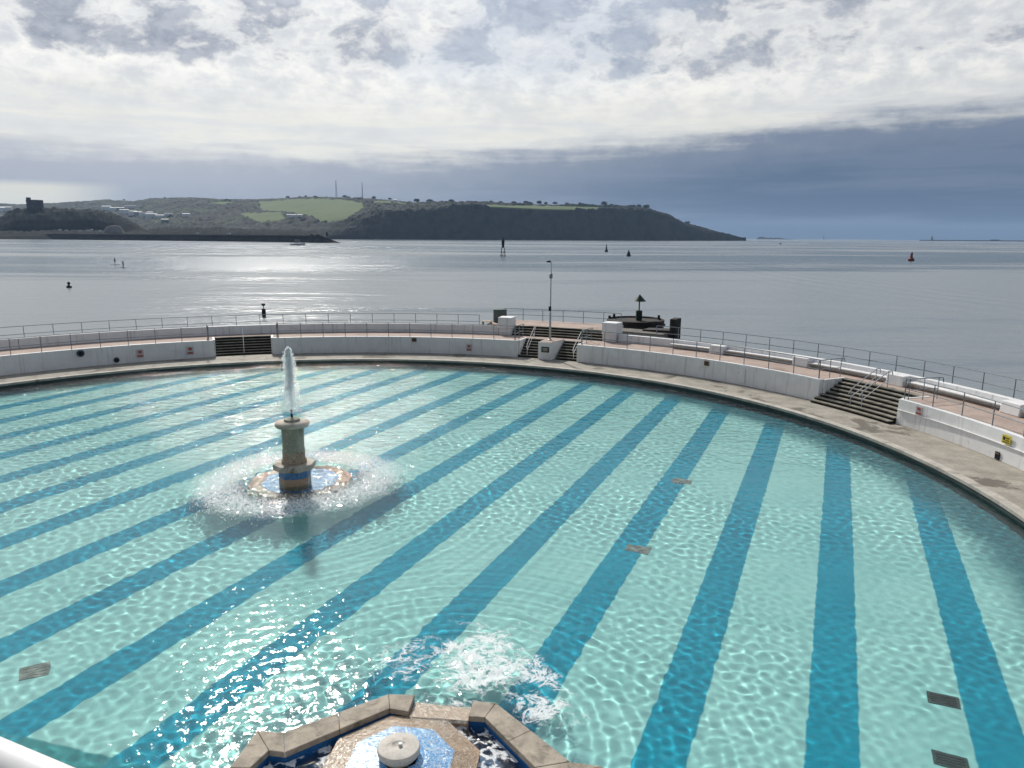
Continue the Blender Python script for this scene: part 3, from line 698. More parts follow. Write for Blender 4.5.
# water of the basin and the sheet running over the mosaic
mt, g = new_mat('running_water')
P = g.pos()
h1 = g.noise(P, 5.0, 4, .6, .8); nm = g.bump(h1, .10)
fr_ = g.node('ShaderNodeFresnel'); g.put(fr_.inputs[0], one_ior(g)); g.put(fr_.inputs['Normal'], nm)
gl = g.node('ShaderNodeBsdfGlossy'); gl.inputs['Roughness'].default_value = .06; g.put(gl.inputs['Normal'], nm)
tr = g.node('ShaderNodeBsdfTransparent'); g.put(tr.inputs[0], (.93,.97,.98))
mx = g.node('ShaderNodeMixShader'); g.l.new(fr_.outputs[0], mx.inputs[0]); g.l.new(tr.outputs[0], mx.inputs[1]); g.l.new(gl.outputs[0], mx.inputs[2])
df = g.node('ShaderNodeBsdfDiffuse'); g.put(df.inputs[0], (.78,.82,.84))
e1 = g.voro(g.vmul(P, (1,1,.2)), 4.2, 'DISTANCE_TO_EDGE'); nz = g.noise(P, 2.4, 5, .7, .9)
fm = g.m('MULTIPLY', g.ss(g.m('ADD', nz, g.m('MULTIPLY', e1, -.45)), .43, .52), .8)
mx2 = g.node('ShaderNodeMixShader'); g.l.new(fm, mx2.inputs[0]); g.l.new(mx.outputs[0], mx2.inputs[1]); g.l.new(df.outputs[0], mx2.inputs[2]); out(g, mx2.outputs[0])
MT['running'] = mt
mt2, g = new_mat('thin_water_film')
P = g.pos(); nm = g.bump(g.noise(P, 9.0, 4, .6, .5), .05)
fr_ = g.node('ShaderNodeFresnel'); g.put(fr_.inputs[0], one_ior(g)); g.put(fr_.inputs['Normal'], nm)
gl = g.node('ShaderNodeBsdfGlossy'); gl.inputs['Roughness'].default_value = .08; g.put(gl.inputs['Normal'], nm)
tr = g.node('ShaderNodeBsdfTransparent'); g.put(tr.inputs[0], (.96,.98,.98))
mx = g.node('ShaderNodeMixShader'); g.l.new(fr_.outputs[0], mx.inputs[0]); g.l.new(tr.outputs[0], mx.inputs[1]); g.l.new(gl.outputs[0], mx.inputs[2])
df = g.node('ShaderNodeBsdfDiffuse'); g.put(df.inputs[0], (.80,.83,.84))
fm = g.m('MULTIPLY', g.ss(g.voro(g.vmul(P,(1,1,.3)), 7.0, 'DISTANCE_TO_EDGE'), .0, .10, 1, 0), g.ss(g.noise(P, 2.0, 4, .6), .48, .64, 0, .28))
mx2 = g.node('ShaderNodeMixShader'); g.l.new(fm, mx2.inputs[0]); g.l.new(mx.outputs[0], mx2.inputs[1]); g.l.new(df.outputs[0], mx2.inputs[2]); out(g, mx2.outputs[0])
MT['film'] = mt2
def grid_sheet(name, poly_fn, n, mat, zfn):
    pass
b = MB()
nseg = 40; x0, x1, y0, y1 = -5.2, .7, 9.3, 12.8
import bmesh
bm = bmesh.new()
vs = [bm.verts.new((p[0],p[1],-.16)) for p in [(-4.95,9.3)]+inner[1:-1]+[(-1.96,12.66),(-.80,12.54)]+inner2[1:-1]+[(.62,9.3)]]
f = bm.faces.new(vs); bmesh.ops.triangulate(bm, faces=[f]); bmesh.ops.subdivide_edges(bm, edges=bm.edges[:], cuts=6, use_grid_fill=True)
bmesh.ops.recalc_face_normals(bm, faces=bm.faces[:])
for v in bm.verts: v.co.z += .012*mnoise.noise(v.co*3.1)
me = bpy.data.meshes.new('basin_water'); bm.to_mesh(me); bm.free()
if me.polygons[0].normal.z < 0: me.flip_normals()
me.materials.append(MT['running']); o = bpy.data.objects.new('basin_water', me); COL.objects.link(o); tag(o, kind='structure')
# thin water film over the mound and the weir
b = MB(); nA, nRr = 64, 14; vs = []; fs = []
def mz(r_):
    return (.11-(r_-.33)/(.97-.33)*.07) if r_ < .97 else (.04-(r_-.97)/(1.44-.97)*.10)
for i in range(nRr+1):
    r_ = .42+(1.40-.42)*i/nRr
    for k in range(nA):
        a = 2*math.pi*k/nA; oc = 1/math.cos(((a-R_(-7)+math.pi/8) % (math.pi/4))-math.pi/8)*math.cos(math.pi/8)
        rr = r_*oc; vs.append((OC[0]+rr*math.cos(a), OC[1]+rr*math.sin(a), mz(r_)+.022+.004*math.sin(9*a+i)))
for i in range(nRr):
    for k in range(nA): fs.append((i*nA+k, (i+1)*nA+k, (i+1)*nA+(k+1)%nA, i*nA+(k+1)%nA))
b.add(vs, fs); o = b.build('water_film', MT['film'], smooth=True); tag(o, 'thin sheet of water running over the mosaic cascade mound', 'water', kind='stuff')
b = MB(); vs = []; fs = []; nU, nV = 24, 16
for i in range(nV+1):
    t = i/nV
    for k in range(nU+1):
        u = k/nU; a = Vector((-1.94,12.5,-.005)).lerp(Vector((-.82,12.4,-.005)), u); c_ = Vector((-1.90,13.22,-.075)).lerp(Vector((-.74,13.05,-.075)), u); d_ = Vector((-1.9,13.42,-.32)).lerp(Vector((-.68,13.22,-.32)), u)
        p = a.lerp(c_, t/.75) if t < .75 else c_.lerp(d_, (t-.75)/.25)
        vs.append((p.x, p.y, p.z+.012+.008*math.sin(u*31+t*3)+.006*mnoise.noise(Vector((u*12,t*5,0)))))
for i in range(nV):
    for k in range(nU): j = i*(nU+1)+k; fs.append((j, j+1, j+nU+2, j+nU+1))
b.add(vs, fs); o = b.build('weir_water', MT['film'], smooth=True); tag(o, 'water spilling over the cascade lip into the pool', 'water', kind='stuff')

# ------------------------------------------------------------------ shore deck, terrace, near handrail
b = MB(); p0 = E0-EV*60; p1 = E0+EV*60
q = [p0, E0+EV*(-.02), E0+EV*(-.02)-EN*1.9, E0+EV*6.6-EN*1.9, E0+EV*6.6, p1, p1-EN*40, p0-EN*40]
b.prism([(v.x,v.y) for v in q], -3.0, -.005); o = b.build('shore_deck', MT['coping']); tag(o, kind='structure')
U = Vector((math.sin(TH), math.cos(TH), 0)); N = Vector((NX, NY, 0))
root = empty('terrace_building', 'white terrace building under the viewpoint', 'building', (0,-4,0))
b = MB(); q = [N*-16+U*.1, N*16+U*.1, N*16-U*9, N*-16-U*9]; b.prism([(v.x,v.y) for v in q], .002, 7.1); b.build('wall', MT['wall'], root)
b = MB(); q = [N*-16.2+U*.85, N*16.2+U*.85, N*16.2-U*9.2, N*-16.2-U*9.2]; b.prism([(v.x,v.y) for v in q], 7.103, 7.42); b.build('terrace_slab', MT['coping'], root)
ra = at_z(0, 766, H-.56); rbv = at_z(52, 789, H-.56); d = (rbv-ra).normalized()
root = empty('terrace_handrail', 'white round handrail at the bottom left corner', 'handrail', (ra.x,ra.y,7.42))
b = MB(); b.tube([ra-d*2.2, ra-d*1, ra, rbv, rbv+d*.6], .024, 20); b.build('top_rail', MT['white_rail'], root, smooth=True)
b = MB(); b.tube([ra-d*2.2-Vector((0,0,.5)), rbv+d*.6-Vector((0,0,.5))], .02, 12); b.build('mid_rail', MT['white_rail'], root, smooth=True)
for t in (-1.9, -.5, .55):
    p = ra+d*t; b = MB(); b.tube([(p.x,p.y,7.42),(p.x,p.y,p.z-.02)], .022, 12); b.build('post', MT['white_rail'], root, smooth=True)

vs = []; fs = []; nC = 60
for i in range(nC+1):
    u = -130+260*i/nC
    for j, (s_, z_) in enumerate(((-13,0),(-15,9),(-20,13),(-22,22),(-30,26),(-70,27))):
        p = N*u+U*(s_-1.5*mnoise.noise(Vector((u*.05,j,0)))); vs.append((p.x, p.y, z_+2.0*mnoise.noise(Vector((u*.07,j*3,5)))*(j > 0)))
for i in range(nC):
    for j in range(5): fs.append((i*6+j, (i+1)*6+j, (i+1)*6+j+1, i*6+j+1))
b = MB(); b.add(vs, fs); o = b.build('cliff', M('limestone_cliff', (.24,.22,.18), .4, .3, .9, .1, dark=(.05,.07,.03), dark_scale=.15, dark_lo=.5, dark_hi=.6)); tag(o, kind='structure')
# ------------------------------------------------------------------ sea
mt, g = new_mat('sea_water')
P = g.pos(); x, y, z = g.sep(P)
D = g.m('SQRT', g.m('ADD', g.m('MULTIPLY', x, x), g.m('MULTIPLY', y, y)))
Ps = g.vmul(P, (.45,1.0,1.0))
w1 = g.noise(Ps, .55, 4, .6, .3); w2 = g.noise(g.vmul(P,(.35,1.1,1)), .14, 3, .55, .3); w3 = g.noise(Ps, 2.4, 3, .6)
hh = g.m('ADD', g.m('ADD', g.m('MULTIPLY', w1, .9), g.m('MULTIPLY', w2, 1.6)), g.m('MULTIPLY', w3, .22))
slick = g.noise(g.vmul(P, (.0016,.0085,1)), 1.0, 4, .55, .6)
near = g.noise(g.vmul(P, (.012,.05,1)), 1.0, 4, .6, .5)
calm = g.ss(g.m('ADD', slick, g.m('MULTIPLY', g.m('SUBTRACT', near, .5), .35)), .44, .60)
st = g.m('MULTIPLY_ADD', calm, -.55, .9)
w4 = g.noise(g.vmul(P,(.25,1.0,1)), .045, 3, .5, .4)
wa = at_z(745, 268, ZSEA); wb = at_z(1030, 309, ZSEA); wd_ = (wb-wa).normalized(); wn_ = Vector((-wd_.y, wd_.x, 0))
u_ = g.m('ADD', g.m('ADD', g.m('MULTIPLY', x, wn_.x), g.m('MULTIPLY', y, wn_.y)), -wa.dot(wn_))
v_ = g.m('ADD', g.m('ADD', g.m('MULTIPLY', x, wd_.x), g.m('MULTIPLY', y, wd_.y)), -wa.dot(wd_))
u_ = g.m('ADD', u_, g.m('ADD', g.m('MULTIPLY', g.m('SINE', g.m('MULTIPLY', v_, .022)), 4.0), g.m('MULTIPLY', g.m('SUBTRACT', g.noise(P, .03, 2), .5), 6.0)))
wake_ = g.m('MULTIPLY', g.m('SINE', g.m('MULTIPLY', u_, .80)), g.m('EXPONENT', g.m('MULTIPLY', g.m('MULTIPLY', u_, u_), -.0032)))
hh = g.m('ADD', hh, g.m('ADD', g.m('MULTIPLY', w4, 4.0), g.m('MULTIPLY', wake_, .55)))
nm = g.bump(hh, .66, st)
fade = g.ss(D, 150, 1500)
col = g.mix(calm, (.085,.135,.175), (.20,.235,.25))
rough = g.m('MULTIPLY_ADD', calm, .08, .22)
df = g.node('ShaderNodeBsdfDiffuse'); g.put(df.inputs['Color'], col)
gl = g.node('ShaderNodeBsdfGlossy', distribution='BECKMANN'); g.put(gl.inputs['Roughness'], rough); g.put(gl.inputs['Normal'], nm)
fr_ = g.node('ShaderNodeFresnel'); fr_.inputs['IOR'].default_value = 1.33; g.put(fr_.inputs['Normal'], nm)
mx = g.node('ShaderNodeMixShader'); g.l.new(g.m('MINIMUM', fr_.outputs[0], .68), mx.inputs[0]); g.l.new(df.outputs[0], mx.inputs[1]); g.l.new(gl.outputs[0], mx.inputs[2])
out(g, mx.outputs[0])
b = MB(); nA = 180; vs = [(0,0,ZSEA)]; fs = []
rads = [40, 200, 1000, 4000, 13000]
for r_ in rads: vs += [(r_*math.sin(2*math.pi*k/nA), r_*math.cos(2*math.pi*k/nA), ZSEA) for k in range(nA)]
fs += [(0, 1+(k+1)%nA, 1+k) for k in range(nA)]
for i in range(len(rads)-1):
    for k in range(nA): fs.append((1+i*nA+k, 1+i*nA+(k+1)%nA, 1+(i+1)*nA+(k+1)%nA, 1+(i+1)*nA+k))
b.add(vs, fs); o = b.build('sea', mt); tag(o, kind='structure')
if o.data.polygons[0].normal.z < 0: o.data.flip_normals()

# ------------------------------------------------------------------ far coast
SKY = [(-80,206),(0,203.7),(30,204.5),(45,203.5),(70,203),(95,201),(116,199.7),(142,201.5),(162,198.3),(180,197.8),(209,197.6),(226,199),(258,199),(285,198.2),(316,196.8),(336,197),(340,197.4),(364,197.8),(383,199.2),(400,200.8),(413,202.5),(458,203.2),(486,203),(540,204.5),(583,205),(602,206),(626,206.6),(647,209.2),(665,214),(673,219),(680,223),(690,225.5),(708,230.7),(724,236),(736,238.6)]
def interp(tab, q):
    if q <= tab[0][0]: return tab[0][1]
    for (a, b_), (c, d_) in zip(tab, tab[1:]):
        if q <= c: return b_+(d_-b_)*(q-a)/(c-a)
    return tab[-1][1]
DSH = [(-80,3300),(60,3000),(200,2500),(330,2350),(500,2600),(660,3000),(742,3300)]
DRG = [(-80,5600),(60,5200),(200,4300),(330,3500),(420,3050),(560,3000),(660,3250),(742,3420)]
def prof(t, cliff): # rise from shore to skyline
    return cliff*min(1,t/.13)+(1-cliff)*(max(0,t-.13)/.87)**.85 if t > .13 else cliff*(t/.13)**.7
CL = [(-80,.06),(150,.10),(250,.22),(330,.30),(400,.62),(470,.80),(640,.82),(742,.9)]
NROW = 70
def hill_pt(px, t):
    D0, D1 = interp(DSH, px), interp(DRG, px); top = at_d(px, interp(SKY, px), D1)
    Dd = D0+(D1-D0)*t
    r_ = ray(px, 300); k = Dd/math.hypot(r_.x, r_.y)
    z_ = ZSEA-1+(top.z-ZSEA+1)*prof(t, interp(CL, px))
    return Vector((r_.x*k, r_.y*k, z_))
def to_px(p):
    q = Vector(p)-Vector((0,0,H)); f_ = q.dot(Fw); return 512+F*q.dot(right)/f_, 384-F*q.dot(up)/f_
def hill_find(px, py):
    best = None
    for i in range(101):
        p_ = hill_pt(px, i/100); e = abs(to_px(p_)[1]-py)
        if best is None or e < best[0]: best = (e, p_, i/100)
    return best[1], best[2]
FIELDS = [[(258,201.5),(300,199.5),(340,199),(362,203),(364,208),(352,216),(338,223),(322,222),(305,215),(282,211),(262,210)], [(372,200.5),(398,202),(412,205),(392,204.5),(374,203)], [(484,205),(540,205.6),(600,207),(624,208.5),(600,209.5),(545,210.5),(500,209.5)], [(198,204.5),(222,201.5),(234,202.5),(222,204.5)], [(240,213),(280,212),(286,219),(262,222),(244,218)], [(268,200.2),(318,198.4),(334,198.2),(300,200)]]
def inside(poly, x_, y_):
    c = False; n = len(poly)
    for i in range(n):
        (x1_,y1_),(x2_,y2_) = poly[i], poly[(i+1)%n]
        if (y1_ > y_) != (y2_ > y_) and x_ < (x2_-x1_)*(y_-y1_)/(y2_-y1_)+x1_: c = not c
    return c
cols = list(np.arange(-80, 743, 1.5)); vs = []; fs = []; fld = []
TS = [i/NROW for i in range(NROW+1)]
for i, px in enumerate(cols):
    for t in TS:
        p_ = hill_pt(px, t)
        x_, y_ = to_px(p_); jx, jy = x_+1.5*mnoise.noise(Vector((x_*.2,y_*.5,1))), y_+.8*mnoise.noise(Vector((x_*.2,y_*.5,7)))
        isf = any(inside(q_, jx, jy) for q_ in FIELDS)
        rough_ = mnoise.noise(p_*.02)*6+mnoise.noise(p_*.055)*7+mnoise.noise(p_*.13)*4+mnoise.noise(p_*.006)*10
        env = min(1, t*9)*(1-.55*max(0,(t-.85)/.15))
        if not isf: p_.z += rough_*env*.8+ (2.5 if t < .97 else 0)*env
        vs.append(p_); fld.append(1.0 if isf else 0.0)
    D1 = interp(DRG, px); r_ = ray(px, 300)
    for kx, zz in ((1.06, .9), (1.25, .3), (1.4, 0)):
        k = D1*kx/math.hypot(r_.x, r_.y); top = vs[-1] if kx == 1.06 else top
        if kx == 1.06: top0 = top.z
        vs.append(Vector((r_.x*k, r_.y*k, ZSEA-1+(top0-ZSEA)*zz))); fld.append(0.0)
nr_ = NROW+4
for i in range(len(cols)-1):
    for j in range(nr_-1):
        fs.append((i*nr_+j, (i+1)*nr_+j, (i+1)*nr_+j+1, i*nr_+j+1))
b = MB(); b.add(vs, fs)
mt, g = new_mat('headland_ground')
at = g.node('ShaderNodeAttribute', attribute_name='field')
P = g.pos()
wood = g.mix(g.ss(g.noise(P, .03, 5, .65), .35, .65), (.008,.014,.011), (.028,.037,.022))
wood = g.mix(g.ss(g.noise(P, .008, 5, .65), .54, .66, 0, .8), wood, (.040,.040,.032))
farm = g.m('MULTIPLY', g.m('MULTIPLY', g.ss(g.sep(P)[0], -450, -900), g.ss(g.sep(P)[2], 30, 62)), g.ss(g.noise(g.vmul(P,(1,.45,1)), .0065, 3, .55), .50, .56))
wood = g.mix(farm, wood, (.040,.060,.028))
wood = g.mix(g.m('MULTIPLY', g.ss(g.sep(P)[0], -250, -700), g.ss(g.noise(P, .020, 4, .6), .49, .54)), wood, (.005,.009,.007))
grass = g.mix(g.ss(g.noise(g.vmul(P,(1,.5,1)), .01, 4, .6), .3, .7), (.072,.118,.036), (.105,.135,.048))
out(g, principled(g, g.mix(g.ss(at.outputs['Fac'], .35, .65), wood, grass), .9, .1))
headland = b.build('headland', mt); tag(headland, kind='structure')
att = headland.data.attributes.new('field', 'FLOAT', 'POINT'); att.data.foreach_set('value', fld)
if sum(p_.normal.z for p_ in headland.data.polygons) < 0: headland.data.flip_normals()

# Mount by the breakwater
def mound(name, tab, Dm, dep, y0, mat, amp=2.0, step=2.0):
    cols = list(np.arange(tab[0][0], tab[-1][0]+.1, step)); vs = []; fs = []; n = 14
    for px in cols:
        top = at_d(px, interp(tab, px), Dm); r_ = ray(px, 300)
        for j in range(n+1):
            t = j/n; Dd = Dm-dep+2*dep*t; k = Dd/math.hypot(r_.x, r_.y)
            z_ = ZSEA-1+(top.z-ZSEA+1)*math.sin(math.pi*t)**.6
            q_ = Vector((r_.x*k, r_.y*k, z_)); q_.z += amp*(mnoise.noise(q_*.06)+.9*mnoise.noise(q_*.15)+.6*mnoise.noise(q_*.02))*math.sin(math.pi*t)
            vs.append(q_)
    for i in range(len(cols)-1):
        for j in range(n): fs.append((i*(n+1)+j, (i+1)*(n+1)+j, (i+1)*(n+1)+j+1, i*(n+1)+j+1))
    b = MB(); b.add(vs, fs); o = b.build(name, mat)
    if sum(p_.normal.z for p_ in o.data.polygons) < 0: o.data.flip_normals()
    return o
MT['mound'] = M('dark_scrub', (.007,.010,.007), .5, .05, .95, .05, dark=(.016,.015,.011), dark_scale=.015, dark_lo=.55, dark_hi=.7)
MT['rock_face'] = M('pale_rock_face', (.17,.155,.14), .3, .05, .9, .1)
DB = [(-60,2300),(0,2050),(100,1750),(200,1500),(280,1330),(340,1180)]
o = mound('hill', [(-60,226),(-20,222),(8,219),(20,212),(28,209),(46,208.5),(70,209),(100,209),(112,211),(124,215),(140,222),(150,229),(160,234)], 2150, 130, 0, MT['mound'], 4.5, .8); tag(o, kind='structure')

# breakwater with paved top
root = empty('breakwater', 'long low dark breakwater ending below the green hill', 'breakwater', at_d(200, 240, interp(DB,200)))
vs = []; fs = []; px_ = list(np.arange(-60, 341, 4))+[343]
for px in px_:
    D0 = interp(DB, px); tp = (1-max(0,(px-324)/19)) if px > 324 else 1
    ztop = ZSEA+(1.2+ (8.8 if px < 300 else 8.8))*max(.06,tp)+mnoise.noise(Vector((px*.2,0,0)))*.5
    r_ = ray(px, 300); k0 = 1/math.hypot(r_.x, r_.y)
    for dD, z_ in ((-16,ZSEA-1),(-6,ZSEA+.62*(ztop-ZSEA)),(-5.5,ztop),(7,ztop),(7.5,ztop+1.2*tp),(9,ztop+1.2*tp),(16,ZSEA-1)):
        vs.append((r_.x*k0*(D0+dD), r_.y*k0*(D0+dD), z_))
for i in range(len(px_)-1):
    for j in range(6): fs.append((i*7+j, (i+1)*7+j, (i+1)*7+j+1, i*7+j+1))
fs += [tuple(range(7)), tuple((len(px_)-1)*7+j for j in range(6,-1,-1))]
b = MB(); b.add(vs, fs); b.build('rock_bank', MT['breakwater'], root)
for px in (312, 318, 327):
    p_ = at_d(px, 236, interp(DB,px)); b = MB(); h_ = 3.0 if px != 327 else 6.5
    b.box((p_.x,p_.y,ZSEA+10+h_/2), (5 if px != 327 else 3, 3, h_)); b.build('pier_hut', MT['tower'], root)
# rock spit / low land behind breakwater
MT['low_land'] = M('low_land', (.008,.011,.008), .5, .03, .95, .05)
o = mound('low_land', [(-60,233),(60,231),(150,231),(165,228),(230,228.5),(300,230),(330,234)], 2000, 150, 0, MT['low_land'], 4.0, 1.0); tag(o, kind='structure')
o = mound('rock_face', [(109,233),(113,227.5),(118,225.5),(124,225),(128,227),(131,233)], 1930, 20, 0, MT['rock_face'], .5, 1.0); tag(o, 'pale domed rock face by the dark hill', 'rock')

# tower on the hill
p_ = at_d(35.5, 209.5, 2140); root = empty('stone_tower', 'dark squat stone tower on top of the left hill', 'tower', p_)
b = MB(); b.lathe([(18,-6),(17.3,16),(17.8,16.6),(17.8,22),(15.5,22),(15.5,20)], p_, 28); b.build('drum', MT['tower'], root)
b = MB(); b.box((p_.x-14,p_.y,p_.z+24), (7,7,8)); b.build('turret', MT['tower'], root)

# houses of the far town
mh, rh = MT['house'], MT['roof']
HOUSES = [(116,208.6,14,5,'long white shed roof','w'),(122,209.5,10,4,'small white house','w'),(129,210,12,5,'white cottage','g'),(139,208,20,5,'long pale roofed shed','w'),(133,212.5,14,6,'white gabled house','w'),(141,213.5,12,5,'white house','w'),(146,214.5,12,6,'pale house','g'),(152,216,16,7,'white hall','w'),(159,217.5,18,8,'broad white building','w'),(167,218.5,14,7,'white house','w'),(158,214.5,10,5,'white cottage','w'),(176,216.5,14,6,'pale house among trees','w'),(193,216.5,12,6,'small white house alone','w'),(8,211,22,7,'long white roof','w'),(18,210.5,16,7,'white house','w'),(5,221,26,10,'pale warehouse','g'),(296,217,16,5,'white farmhouse row','w'),(304,217,10,5,'white cottage in the field','w'),(172,222,12,6,'grey house','g'),(362,199,9,4,'white house on ridge','w'),(398,201.5,6,4,'white bungalow on ridge','w')]
for i, (px, py, w, h_, what, c) in enumerate(HOUSES):
    p_, t_ = hill_find(px, py+1.2)
    sc = math.hypot(p_.x,p_.y)/2700
    p_ = p_ - Vector((p_.x,p_.y,0)).normalized()*6
    W_, D_, H_ = w*sc*1.9, 20*sc, h_*sc*1.5
    root = empty('house', what+' number %d' % i, 'house', p_, 'houses of the far town')
    ang = -math.atan2(p_.x, p_.y)+random.uniform(-.3,.3)
    b = MB(); b.box((p_.x,p_.y,p_.z-4+(H_+8)/2), (W_,D_,H_+8), ang); b.build('wall', mh if c == 'w' else MT['house_grey'], root)
    b = MB(); ca, sa = math.cos(ang), math.sin(ang); zz = p_.z+H_+4
    L = []
    for dx, dy, dz in ((-W_/2,-D_/2-.4,0),(W_/2,-D_/2-.4,0),(W_/2,D_/2+.4,0),(-W_/2,D_/2+.4,0),(-W_/2,0,D_*.10),(W_/2,0,D_*.10)):
        L.append((p_.x+dx*ca-dy*sa, p_.y+dx*sa+dy*ca, zz+.05+dz))
    b.add(L, [(0,1,5,4),(2,3,4,5),(0,4,3),(1,2,5),(3,2,1,0)]); b.build('roof', (mh if i % 4 != 3 else rh), root)
HL = {0:'long white roof at the top left of the white building cluster',1:'small white house second along the cluster top',2:'grey cottage at upper middle of the cluster',3:'wide white roofed shed highest on the right of cluster',4:'white gabled house in the middle of the cluster',5:'white house right of the cluster middle',6:'grey house in the lower middle of the cluster',7:'white hall at the lower right of the cluster',8:'broad white building at lower right of the cluster',9:'white house at the far right of the cluster',10:'white cottage just above the broad white building',11:'white house right of the cluster among trees',12:'small white house standing alone right of the cluster',13:'long white roof at the left edge of the picture',14:'white house left of the dark tower',15:'pale grey warehouse low at the left edge',16:'white farmhouse row below the green field',17:'white cottage right of the farmhouse row',18:'grey house low behind the breakwater',19:'white house on the ridge near the right mast',20:'white bungalow on the ridge right of the masts'}
hs = [o for o in COL.objects if o.name.split('.')[0] == 'house']
for i, o in enumerate(hs): o['label'] = HL[i]

# parked vehicles along the foot of the hill
CARS = [(60,229.3),(66.5,230),(80,230.2),(88,230.3),(91.5,229.2),(100,230.3),(197,232.8),(229,233.2)]
CLB = ['leftmost pale van parked below the dark hill','second pale van from left below the dark hill','third pale vehicle from left below the dark hill','fourth pale vehicle from left below the dark hill','fifth pale vehicle, set slightly higher than neighbours','sixth pale vehicle, nearest the pale rock face','white van parked alone on the middle of breakwater','white van parked on breakwater nearest its tip']
for (px, py), lb in zip(CARS, CLB):
    p_ = at_d(px, py+1.2, interp(DB, px) if px > 150 else 1835); dx, dy = 1, 0
    root = empty('parked_van', lb, 'van', p_, 'vehicles parked below the far hill')
    b = MB(); b.box((p_.x,p_.y,p_.z+1.3), (6.4,2.3,1.8)); b.box((p_.x-.5,p_.y,p_.z+2.7), (4.6,2.1,1.0), 0, 0, .85); b.build('body', MT['car'], root)
    b = MB(); b.box((p_.x-.5,p_.y-1.07,p_.z+2.65), (3.9,.06,.6)); b.build('window', MT['glass_dark'], root)
    for sx in (-2,2):
        b = MB(); b.tube([(p_.x+sx,p_.y-1.2,p_.z+.42),(p_.x+sx,p_.y+1.2,p_.z+.42)], .42, 10); b.build('wheel', MT['tyre'], root)

# radio masts on the ridge
for px, yt, lb in ((336.5,180.5,'left and stouter radio mast on the hill ridge'), (362.5,182.5,'right and thinner radio mast on the hill ridge')):
    D1 = interp(DRG, px); p_ = at_d(px, interp(SKY,px)+1, D1); tp = at_d(px, yt, D1); hgt = tp.z-p_.z
    root = empty('radio_mast', lb, 'radio mast', p_, 'radio masts on the ridge')
    w0 = 3.4 if px < 350 else 2.0
    for sx, sy in ((-1,-1),(1,-1),(1,1),(-1,1)):
        b = MB(); b.tube([(p_.x+sx*w0,p_.y+sy*w0,p_.z-4),(p_.x+sx*.5,p_.y+sy*.5,tp.z)], .35, 5); b.build('leg', MT['mast_steel'], root)
    b = MB(); n = 9
    for k in range(n):
        za, zb_ = p_.z+hgt*k/n, p_.z+hgt*(k+1)/n; wa, wb = w0+(.5-w0)*k/n, w0+(.5-w0)*(k+1)/n
        for s_ in (-1,1):
            b.tube([(p_.x-s_*wa,p_.y-wa,za),(p_.x+s_*wb,p_.y-wb,zb_)], .2, 4); b.tube([(p_.x-s_*wa,p_.y+wa,za),(p_.x+s_*wb,p_.y+wb,zb_)], .2, 4)
    b.build('bracing', MT['mast_steel'], root)
    b = MB(); b.tube([(p_.x,p_.y,tp.z-2),(p_.x,p_.y,tp.z+6)], .25, 5); b.build('aerial', MT['mast_steel'], root)

# trees on the ridge line
def make_tree(seed, wide):
    rr = random.Random(seed); root = empty('tree', 'tree', 'tree', (0,0,0), 'trees along the headland skyline')
    b = MB(); b.tube([(0,0,-4),(.3,0,3),(0,.2,7)], [.7,.5,.25], 6)
    for k in range(5):
        a = rr.uniform(0,6.28); b.tube([(0,0,2+k*.8),(3*math.cos(a)*wide,3*math.sin(a)*wide,6+k*.8)], [.3,.1], 5)
    b.build('trunk', MT['trunk'], root)
    b = MB()
    for k in range(420):
        lob = k % 6; ca = lob*1.05+seed; cc = Vector((3.2*wide*math.cos(ca)*(.4+.6*((lob*37)%5)/5), 3.0*math.sin(ca), 6.5+1.6*math.sin(lob*2.1+seed)))
        d_ = Vector((rr.gauss(0,1),rr.gauss(0,1),rr.gauss(0,1))).normalized()*rr.random()**.4*3.0
        c_ = cc+Vector((d_.x*wide*.9, d_.y, d_.z*.8)); s_ = rr.uniform(.45,.95)
        u_ = Vector((rr.gauss(0,1),rr.gauss(0,1),rr.gauss(0,1))).normalized(); w_ = u_.orthogonal().normalized()
        b.add([c_-u_*s_, c_+w_*s_, c_+u_*s_, c_-w_*s_], [(0,1,2,3)])
    b.build('crown', MT['foliage'], root, fix=False)
    return root
protos = [make_tree(1, 1.0), make_tree(2, 1.5), make_tree(3, 1.15)]
TREES = [(417,202.5,1.35,0),(430,203,1.3,1),(442,203.3,.9,2),(451.5,203.2,1.3,1),(491,203.3,1.1,1),(514,203.8,1.0,1),(526,204,1.0,1),(539,204.6,1.5,2),(546,204.8,.9,0),(555,204.9,1.0,1),(567,205,1.0,1),(580,205.3,.9,1),(604,206.5,1.6,1),(634,207.8,1.2,0),(639,208.6,1.2,1),(646,209.5,1.6,2),(687,225.5,1.2,2),(374,199.3,.9,1),(390,200.2,.8,1),(345,198,.8,1),(300,198.5,.8,1),(288,199,.9,1),(124,200.6,.45,1),(165,198.9,.5,1)]
rt = random.Random(11)
for a_, b_, n_ in ((283,334,5),(344,400,7),(404,470,6),(484,520,3),(530,612,5),(628,660,4)):
    for k in range(n_):
        px = rt.uniform(a_, b_); TREES.append((px, interp(SKY, px)+.6+rt.uniform(-.1,.8), rt.choice((.5,.6,.7,.9,1.1))*(.75 if px < 400 else 1), rt.randrange(3)))
ONES = ['','first','second','third','fourth','fifth','sixth','seventh','eighth','ninth']; TEENS = ['tenth','eleventh','twelfth','thirteenth','fourteenth','fifteenth','sixteenth','seventeenth','eighteenth','nineteenth']
def ordinal(n): return ONES[n] if n < 10 else TEENS[n-10] if n < 20 else {20:'twentieth',30:'thirtieth',40:'fortieth',50:'fiftieth'}[n] if n % 10 == 0 else {2:'twenty',3:'thirty',4:'forty',5:'fifty'}[n//10]+' '+ONES[n%10]
ORD = [ordinal(k+1) for k in range(len(TREES))]
